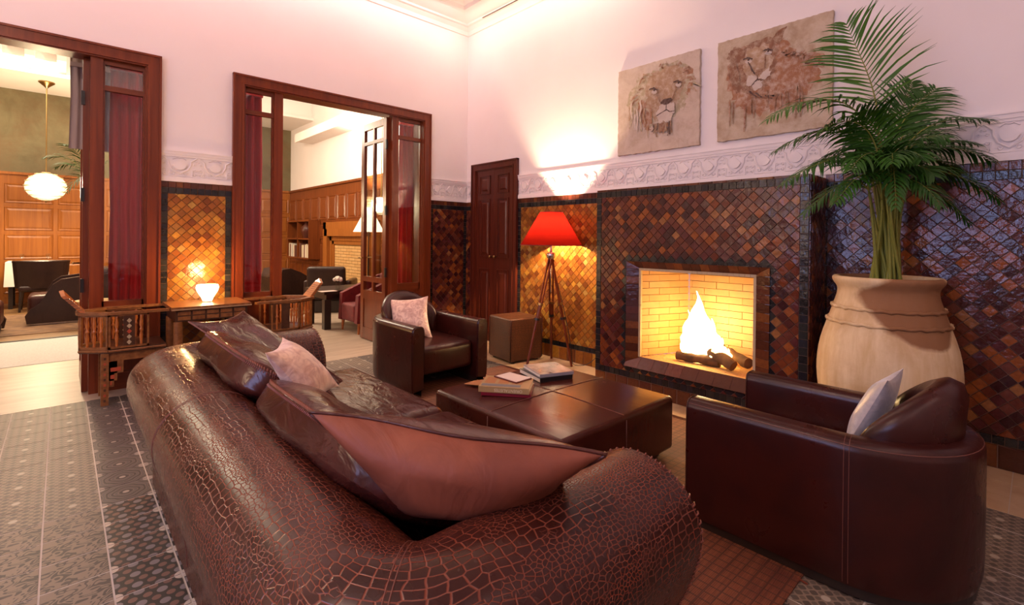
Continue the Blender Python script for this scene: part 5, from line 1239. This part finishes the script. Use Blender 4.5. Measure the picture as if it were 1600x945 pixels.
# panelling: each raised panel a piece of its own
def panelling(parent, Mx, a0, a1, wcol, rows_, mat, z1=WZ):
    fr = MB(); fr.box(a0, a1, 0, z1, 0, .02, Mx); fr.box(a0, a1, z1-.05, z1, .02, .06, Mx); fr.box(a0, a1, 0, .14, .02, .035, Mx); obj('panel_backing', fr, mat, parent, merge=False)
    n = round((a1-a0)/wcol); st = (a1-a0)/n
    for k in range(n):
        for (b0, b1) in rows_:
            x0, x1 = a0+st*k+.045, a0+st*(k+1)-.045; p = MB()
            p.add([Mx @ Vector(q) for q in ((x0, b0, .034), (x1, b0, .034), (x1, b1, .034), (x0, b1, .034), (x0+.025, b0+.025, .022), (x1-.025, b0+.025, .022), (x1-.025, b1-.025, .022), (x0+.025, b1-.025, .022), (x0+.06, b0+.06, .036), (x1-.06, b0+.06, .036), (x1-.06, b1-.06, .036), (x0+.06, b1-.06, .036), (x0-.012, b0-.012, .02), (x1+.012, b0-.012, .02), (x1+.012, b1+.012, .02), (x0-.012, b1+.012, .02))],
                  [(12+i, 12+(i+1) % 4, (i+1) % 4, i) for i in range(4)]+[(i, (i+1) % 4, 4+(i+1) % 4, 4+i) for i in range(4)]+[(4+i, 4+(i+1) % 4, 8+(i+1) % 4, 8+i) for i in range(4)]+[(8, 9, 10, 11)])
            obj('panel', p, mat, parent, merge=False)
panelling(wall_far, planeB(YFAR), -2.44, 4.6, .80, ((.22, .80), (.90, 1.38), (1.48, 1.93), (2.03, 2.40)), 'panelwood')
PL = planeA(XR)
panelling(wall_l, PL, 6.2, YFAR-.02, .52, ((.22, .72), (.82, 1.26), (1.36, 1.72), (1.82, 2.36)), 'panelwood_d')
# coved soffit with brackets along the far wall, ledge along the lounge wall
sf = MB(); sf.box(-6.9, XR, 12.4, YFAR, 4.30, 4.38); sf.box(-6.9, XR, 12.5, 12.7, 4.38, 5.0); sf.box(-6.9, XR, 12.36, 12.40, 4.30, 4.36); soff = struct(obj('trim_4', sf, 'ceiling', merge=False))
for k in range(14):
    x_ = -2.6+k*.42; mb = MB(); mb.prism([(x_, 12.5, 4.40), (x_, 12.40, 4.42), (x_, 12.30, 4.60), (x_, 12.16, 4.80), (x_, 12.12, 4.92), (x_, 12.5, 4.92)], (.13, 0, 0)); obj('bracket', mb, 'ceiling', soff)
lg = MB(); lg.box(XR-.42, XR, YW+WT, 12.4, 3.72, 3.80); lg.box(XR-.44, XR-.40, YW+WT, 12.4, 3.70, 3.90); struct(obj('trim_5', lg, 'ceiling', merge=False))
tray = MB()
for y_ in (7.2, 8.6, 10.0, 11.4): tray.box(-6.9, XR-.5, y_, y_+.10, 4.93, 5.0)
for x_ in (-.4, 1.4, 3.2): tray.box(x_, x_+.10, YW+WT, 12.4, 4.935, 5.0)
struct(obj('trim_6', tray, 'ceiling', merge=False))
# ---- curtains
def curtain(label, x0, x1, y, z0=.03, z1=2.98, mat='curtain', folds=7, amp=.035, group=None):
    mb = MB(); N = folds*8; rows_ = []
    for i in range(N+1):
        f = i/N; x_ = x0+(x1-x0)*f; rows_.append([(x_+.006*sin(5*z_+f*9), y+amp*sin(2*pi*folds*f)*(.75+.25*sin(z_*1.7+f*5)), z_) for z_ in (z0, z0+.5, z0+1.0, z0+1.6, z0+2.2, z1)])
    mb.grid(rows_); rows2 = [[(p[0], p[1]+.006, p[2]) for p in r] for r in rows_]; mb.grid(rows2, flip=True)
    t = thing('curtain', label, 'curtain', ((x0+x1)/2, y, z0), 0, group); obj('drape', mb, mat, t, smooth=True, world=True)
    hd = MB(); hd.box(x0, x1, y-.03, y+.04, z1-.02, z1+.02); obj('heading', hd, mat, t, world=True)
curtain('red velvet curtain gathered beside the dining room doorway', .33, .84, 5.98, folds=7)
curtain('pale sheer curtain hanging beyond the red dining room curtain', .05, .62, 6.12, mat='sheer', folds=9, amp=.02, z0=2.2)
curtain('red curtain behind the sidelight on the table side of the lounge doorway', 1.16, 1.66, 5.98, folds=6)
curtain('red curtain behind the open leaf of the lounge doorway', 3.42, 3.82, 6.02, folds=6)
# ---- globe pendants
def pendant(label, c, r, ztop):
    c = Vector(c); t = thing('pendant_lamp', label, 'pendant lamp', c, 0, 'crystal globe pendants')
    for k in range(9):
        a0 = -pi/2+pi*(k+.5)/9; rr = r*cos(a0); mb = MB(); n = 28
        mb.tube([(rr*cos(2*pi*i/n), rr*sin(2*pi*i/n), r*.86*sin(a0)+.006*(i % 2)) for i in range(n)], [r*.035*(1+.35*(i % 2)) for i in range(n)], 6, closed=True)
        obj('crystal_ring', mb, 'inlay_c', t, smooth=True)
    mb = MB(); mb.sphere((0, 0, 0), r*.97, 14, (1, 1, .86)); obj('globe', mb, 'crystal', t, smooth=True)
    mb = MB(); mb.lathe([(0, -r*.99), (.02, -r*.95), (.012, -r*.9), (.05, -r*.84), (0, -r*.82)], n=10); obj('finial', mb, 'brass', t, smooth=True)
    mb = MB(); mb.lathe([(0, r*.95), (.03, r*.93), (.07, r*.84), (0, r*.82)], n=12); mb.tube([(0, 0, r*.9), (0, 0, ztop-c.z)], .010, 6); mb.lathe([(.012, ztop-c.z-.12), (.05, ztop-c.z-.08), (.12, ztop-c.z-.02), (.12, ztop-c.z), (0, ztop-c.z)], n=16); obj('stem', mb, 'brass', t, smooth=40)
    return t
p1 = ony(72, 292, 12.9); pendant('lit crystal globe pendant hanging over the dining table', p1, .31, 4.30)
p2 = ony(596, 322, 8.6); pendant('lit crystal globe pendant seen through the lounge door glass', p2, .20, 5.0)
light('POINT', 'pendant_light', (p1.x, p1.y-.6, p1.z), (1.0, .78, .48), 170, .2)
# ---- dining room furniture
dt = ony(60, 403, 13.2); dtb = thing('dining_table', 'dining table under a white cloth in front of the wood panelling', 'table', (dt.x, 13.25, 0))
mb = MB(); mb.box(-.42, .42, -.38, .38, .84, .87); ft = MB()
rr = [(-.43, -.39), (.43, -.39), (.43, .39), (-.43, .39)]; ft.add([(x, y, .872) for x, y in rr]+[(x*1.04, y*1.04, .42) for x, y in rr], [(0, 1, 2, 3)]+[(i, (i+1) % 4, 4+(i+1) % 4, 4+i) for i in range(4)]); obj('table_cloth', ft, 'whitecloth', dtb); obj('table_top', mb, 'darkwood', dtb)
for x_ in (-.36, .36):
    for y_ in (-.32, .32): obj('leg', bx(x_-.03, x_+.03, y_-.03, y_+.03, 0, .84), 'darkwood', dtb)
for x_ in (-.22, .14):
    g_ = MB(); g_.lathe([(.03, 0), (.004, .006), (.004, .06), (.03, .08), (.036, .13), (.03, .15)], n=12); o = obj('wine_glass', g_, 'glassware', smooth=True, loc=(dt.x+x_, 13.05, .872)); tag(o, 'small clear stem glass on the white tablecloth', 'glass', 'glasses on the dining table')
dc = ony(65, 440, 12.35); ch = thing('dining_chair', 'dark leather dining chair with a curved high back at the white table', 'chair', (dc.x, 12.35, 0))
mb = MB(); mb.grid([[(.36*sin(a)*(1+.10*f), -.30*cos(a)+.16-.05*f, .42+.48*f) for f in (0, .4, .8, 1)] for a in [radians(-75+150*i/14) for i in range(15)]]); mb.grid([[(.33*sin(a)*(1+.10*f), -.25*cos(a)+.16-.05*f, .42+.48*f) for f in (0, .4, .8, 1)] for a in [radians(-75+150*i/14) for i in range(15)]], flip=True)
mb.tube([(.36*1.10*.96*sin(a), (-.275*cos(a)+.11), .90) for a in [radians(-75+150*i/14) for i in range(15)]], .026, 6); obj('backrest', mb, 'leather_far', ch, smooth=50)
obj('seat', MB().rbox(-.30, .30, -.12, .40, .36, .47, .04), 'leather_far', ch, smooth=True)
for x_ in (-.26, .26):
    for y_ in (-.08, .36): mb = MB(); mb.tube([(x_*1.08, y_*1.1, 0), (x_, y_, .38)], [.018, .028], 6); obj('leg', mb, 'darkwood', ch)
sd = ony(14, 415, 12.9); sb_ = thing('console_table', 'dark console table against the dining room panelling', 'table', (sd.x-.86, 12.9, 0))
obj('top', bx(-.75, .72, -.28, .28, .78, .84), 'darkwood', sb_); obj('apron', bx(-.7, .66, -.24, .24, .68, .78), 'darkwood', sb_)
for x_ in (-.66, .58): obj('leg', bx(x_-.10, x_+.10, -.2, .2, 0, .68), 'darkwood', sb_)
ac = thing('leather_armchair', 'dark leather armchair with swept sides and a pink cushion in the dining room', 'armchair', (.12, 10.75, 0))
def swept(y0, y1):
    pr = [(-.50, .04), (.55, .04), (.62, .78), (.15, .74), (-.12, .70), (-.22, .62), (-.28, .50), (-.36, .34), (-.46, .26), (-.52, .16)]; m_ = MB(); m_.prism([(x, y0, z) for x, z in pr], (0, y1-y0, 0)); return m_
obj('arm', swept(-.44, -.33), 'leather_far', ac); obj('arm', swept(.33, .44), 'leather_far', ac)
obj('seat', MB().rbox(-.50, .40, -.33, .33, .12, .46, .06), 'leather_brown', ac, smooth=True); obj('backrest', MB().rbox(.28, .56, -.34, .34, .3, .86, .07), 'leather_far', ac, smooth=True); obj('base', bx(-.44, .5, -.38, .38, 0, .06), 'chrome', ac)
pillow('pink_cushion', 'pink satin cushion on the dining room armchair', 'cushion', ((.30, 10.45, .52), (.30, 10.95, .52), (.40, 10.95, .90), (.40, 10.45, .90)), .12, plain('pink_satin', (.42, .08, .16), .4), seed=1, N=10)
a2 = copy_tree(ac); a2.location = (-1.10, 9.75, 0); a2.rotation_euler = (0, 0, pi); a2['label'] = 'dark leather armchair standing opposite the pink cushion armchair'
rug = MB(); rug.box(-1.1, 1.2, 9.5, 11.9, .003, .010); tag(obj('patterned_rug', rug, plain('faded_rug', (.24, .13, .06), .9, (.12, .06, .035), 7, world=True)), 'faded brown rug on the dining room planks', 'rug')
# palm behind the open leaf
dp = ony(150, 330, 9.6)
palm = thing('potted_palm', 'small potted palm behind the dining room door leaf', 'plant', (dp.x, 9.6, 0))
mb = MB(); mb.lathe([(0, 0), (.16, 0), (.22, .40), (.24, .42), (.20, .42), (.19, .36), (0, .36)], n=20); obj('pot', mb, 'terracotta', palm, smooth=40)
for (u, v, dy) in ((70, 246, .0), (86, 262, .3), (100, 226, -.3), (205, 250, 0), (180, 215, .2), (105, 300, -.2)):
    frond(Vector((dp.x, 9.6, .36)), ony(142, 300, 9.6+dy*.3), ony(u, v, 9.6+dy), .22, 18, .26, 0., 'leaf')
# ---- lounge: bookcase, fireplace, furniture
def onR(u, v): return onx(u, v, XR)
b0, b1 = onR(468, 345), onR(501, 410); BY1, BY0 = b0.y, b1.y; BZ1, BZ0 = 1.80, .86
bc = thing('bookcase', 'open dark shelves set into the lounge panelling', 'bookcase', (XR-.1, (BY0+BY1)/2, BZ0))
k_ = MB(); k_.box(XR-.05, XR-.035, BY0, BY1, BZ0, BZ1); obj('back_panel', k_, 'darkwood', bc, world=True)
for z_ in (BZ0, (BZ0+BZ1)/2, BZ1-.03): obj('shelf', bx(XR-.30, XR-.05, BY0, BY1, z_, z_+.035), 'panelwood_d', bc, world=True)
for y_ in (BY0-.03, BY1, (BY0+BY1)/2): obj('upright', bx(XR-.30, XR-.036, y_, y_+.03, BZ0, BZ1), 'panelwood_d', bc, world=True)
y_ = BY0+.05; n_ = 0
bcol = [plain('spine_%d' % i, c, .6) for i, c in enumerate(((.66, .58, .44), (.55, .45, .30), (.70, .64, .54), (.16, .06, .04)))]
while y_ < BY1-.12:
    if not (abs(y_-(BY0+BY1)/2) < .12) and not (n_ % 7 == 6):
        w_, h_ = random.uniform(.05, .085), random.uniform(.28, .36)
        bk_ = thing('book', ('cream', 'tan', 'ivory', 'brown')[n_ % 4]+' spined book standing on the lounge bookcase', 'book', (XR-.18, y_+w_/2, BZ0+.035), 0, 'books on the lounge bookcase')
        cv = MB(); cv.box(-.10, .10, -w_/2, -w_/2+.006, 0, h_); cv.box(-.10, .10, w_/2-.006, w_/2, 0, h_); cv.box(-.104, -.098, -w_/2, w_/2, 0, h_); obj('cover', cv, bcol[n_ % 4], bk_, merge=False); obj('pages', MB().box(-.098, .095, -w_/2+.006, w_/2-.006, .004, h_-.006), 'pages', bk_)
    else: w_ = .09
    y_ += w_+.006; n_ += 1
vs = MB(); vs.lathe([(0, 0), (.09, 0), (.10, .04), (.15, .16), (.14, .27), (.07, .34), (.06, .38), (.08, .40), (0, .40)], n=20); o = obj('vase', vs, 'leather_brown', smooth=40, loc=(XR-.17, BY0+.42, (BZ0+BZ1)/2+.036)); tag(o, 'dark rounded vase on the upper shelf of the lounge bookcase', 'vase')
f0, f1 = onR(514, 348), onR(596, 348); GY1, GY0 = f0.y, f1.y
lf2 = thing('lounge_fireplace', 'lounge fireplace with stepped wooden surround and pale brick panel', 'fireplace', (XR-.05, (GY0+GY1)/2, 0))
for i, (ins, dep) in enumerate(((0, .10), (.16, .14), (.26, .07), (.40, .05))):
    m_ = MB(); w_ = .16 if i < 3 else .10
    for (ya, yb, za, zb) in ((GY0+ins, GY0+ins+w_, 0, 1.74-ins), (GY1-ins-w_, GY1-ins, 0, 1.74-ins), (GY0+ins, GY1-ins, 1.74-ins-w_, 1.74-ins)): m_.box(XR-.04-dep, XR-.03, ya, yb, za, zb)
    obj('surround_step', m_, 'panelwood', lf2, merge=False, world=True)
iy0, iy1 = GY0+.48, GY1-.48; obj('brick_bed', bx(XR-.05, XR-.036, iy0, iy1, 0, 1.28), 'mortar', lf2, world=True)
for r_ in range(20):
    y_ = iy0-(r_ % 2)*.14
    while y_ < iy1:
        ya, yb = max(iy0, y_)+.004, min(iy1, y_+.28)-.004
        if yb-ya > .03: obj('brick', bx(XR-.062, XR-.048, ya, yb, r_*.064+.004, r_*.064+.060), 'brick', lf2, world=True, merge=False)
        y_ += .28
hc = ony(518, 440, 9.2); hch = thing('high_back_chair', 'dark leather high-backed armchair facing the lounge fireplace', 'armchair', (hc.x, 9.2, 0), radians(-35))
mb = MB(); mb.rbox(-.34, .34, -.40, -.26, .30, .90, .06, 3, Matrix.Rotation(radians(6), 4, 'X')); obj('backrest', mb, 'leather_far', hch, smooth=True); obj('seat', MB().rbox(-.32, .32, -.32, .38, .22, .44, .06), 'leather_far', hch, smooth=True)
for s_ in (-1, 1): obj('arm', MB().rbox(s_*.36-.06, s_*.36+.06, -.36, .38, .10, .60, .04), 'leather_far', hch, smooth=True)
obj('base', bx(-.36, .36, -.3, .36, 0, .22), 'darkwood', hch)
cs = ony(462, 445, 10.3); cso = thing('chaise', 'black leather chaise with a sloping back in the lounge', 'chaise', (cs.x, 10.3, 0), radians(8))
mb = MB(); mb.prism([(x, -.4, z) for x, z in ((-.50, .08), (.42, .08), (.42, .42), (.30, .46), (.12, .56), (-.10, .70), (-.30, .78), (-.46, .76), (-.52, .60))], (0, .8, 0)); obj('body', mb, 'leather_far', cso); obj('base', bx(-.44, .36, -.34, .34, 0, .09), 'darkwood', cso)
lt = thing('lounge_table', 'low dark wooden table with flowers near the lounge doorway', 'table', (3.35, 7.68, 0))
obj('table_top', bx(-.45, .47, -.40, .38, .53, .585), 'darkwood', lt); obj('apron', bx(-.40, .42, -.35, .33, .45, .53), 'darkwood', lt)
for x_ in (-.39, .41):
    for y_ in (-.34, .32): obj('leg', bx(x_-.05, x_+.05, y_-.05, y_+.05, 0, .45), 'darkwood', lt)
fv = onz(528, 452, .585); vz = thing('flower_vase', 'small glass of white flowers on the low lounge table', 'vase', (fv.x, fv.y, .586))
mb = MB(); mb.lathe([(0, 0), (.032, 0), (.036, .11), (.03, .11), (.028, .01)], n=14); obj('glass', mb, 'glassware', vz, smooth=40)
for k in range(11):
    a = k*2.4; r_ = .055*sqrt(k/11); mb = MB(); mb.sphere((r_*cos(a), r_*sin(a), .15+.03*cos(r_*30)), .030, 5); obj('flower_head', mb, 'whitecloth', vz, smooth=True)
pp_ = onz(512, 455, .586); o = obj('paper_sheet', MB().box(-.12, .12, -.08, .08, 0, .004), 'paper_pink', loc=(pp_.x, pp_.y, .586)); tag(o, 'white sheet of paper on the low lounge table', 'paper')
rc = thing('red_armchair', 'red velvet armchair with tapered wooden legs behind the glass leaf', 'armchair', (3.50, 6.90, 0))
mb = MB(); mb.prism([(x, -.30, z) for x, z in ((-.40, .16), (.36, .16), (.40, .84), (.20, .80), (-.38, .56))], (0, .09, 0)); obj('arm', mb, 'redvelvet', rc)
mb = MB(); mb.prism([(x, .25, z) for x, z in ((-.40, .16), (.36, .16), (.40, .84), (.20, .80), (-.38, .56))], (0, .09, 0)); obj('arm', mb, 'redvelvet', rc)
obj('seat', MB().rbox(-.40, .24, -.21, .25, .16, .42, .04), 'redvelvet', rc, smooth=True); obj('backrest', MB().rbox(.22, .40, -.21, .25, .2, .84, .04), 'redvelvet', rc, smooth=True)
for x_ in (-.34, .32):
    for y_ in (-.25, .29): mb = MB(); mb.tube([(x_*1.04, y_, 0), (x_, y_, .17)], [.014, .028], 8); obj('leg', mb, 'spindle', rc, smooth=40)
wl_ = onx(576, 350, 4.05); wlp = thing('white_lamp', 'slim lamp with a white pyramid shade before the lounge fireplace', 'floor lamp', (wl_.x, wl_.y, 0))
mb = MB(); zz = wl_.z; mb.add([(-.20, -.20, zz-.14), (.20, -.20, zz-.14), (.20, .20, zz-.14), (-.20, .20, zz-.14), (-.03, -.03, zz+.30), (.03, -.03, zz+.30), (.03, .03, zz+.30), (-.03, .03, zz+.30)], [(0, 1, 5, 4), (1, 2, 6, 5), (2, 3, 7, 6), (3, 0, 4, 7)]); obj('shade', mb, emit('lit_linen_shade', (1., .82, .60), 1.2), wlp)
obj('pole', MB().tube([(0, 0, .02), (0, 0, zz+.1)], .014, 8), 'black', wlp); obj('base', MB().tube([(0, 0, 0), (0, 0, .025)], .14, 20), 'black', wlp)
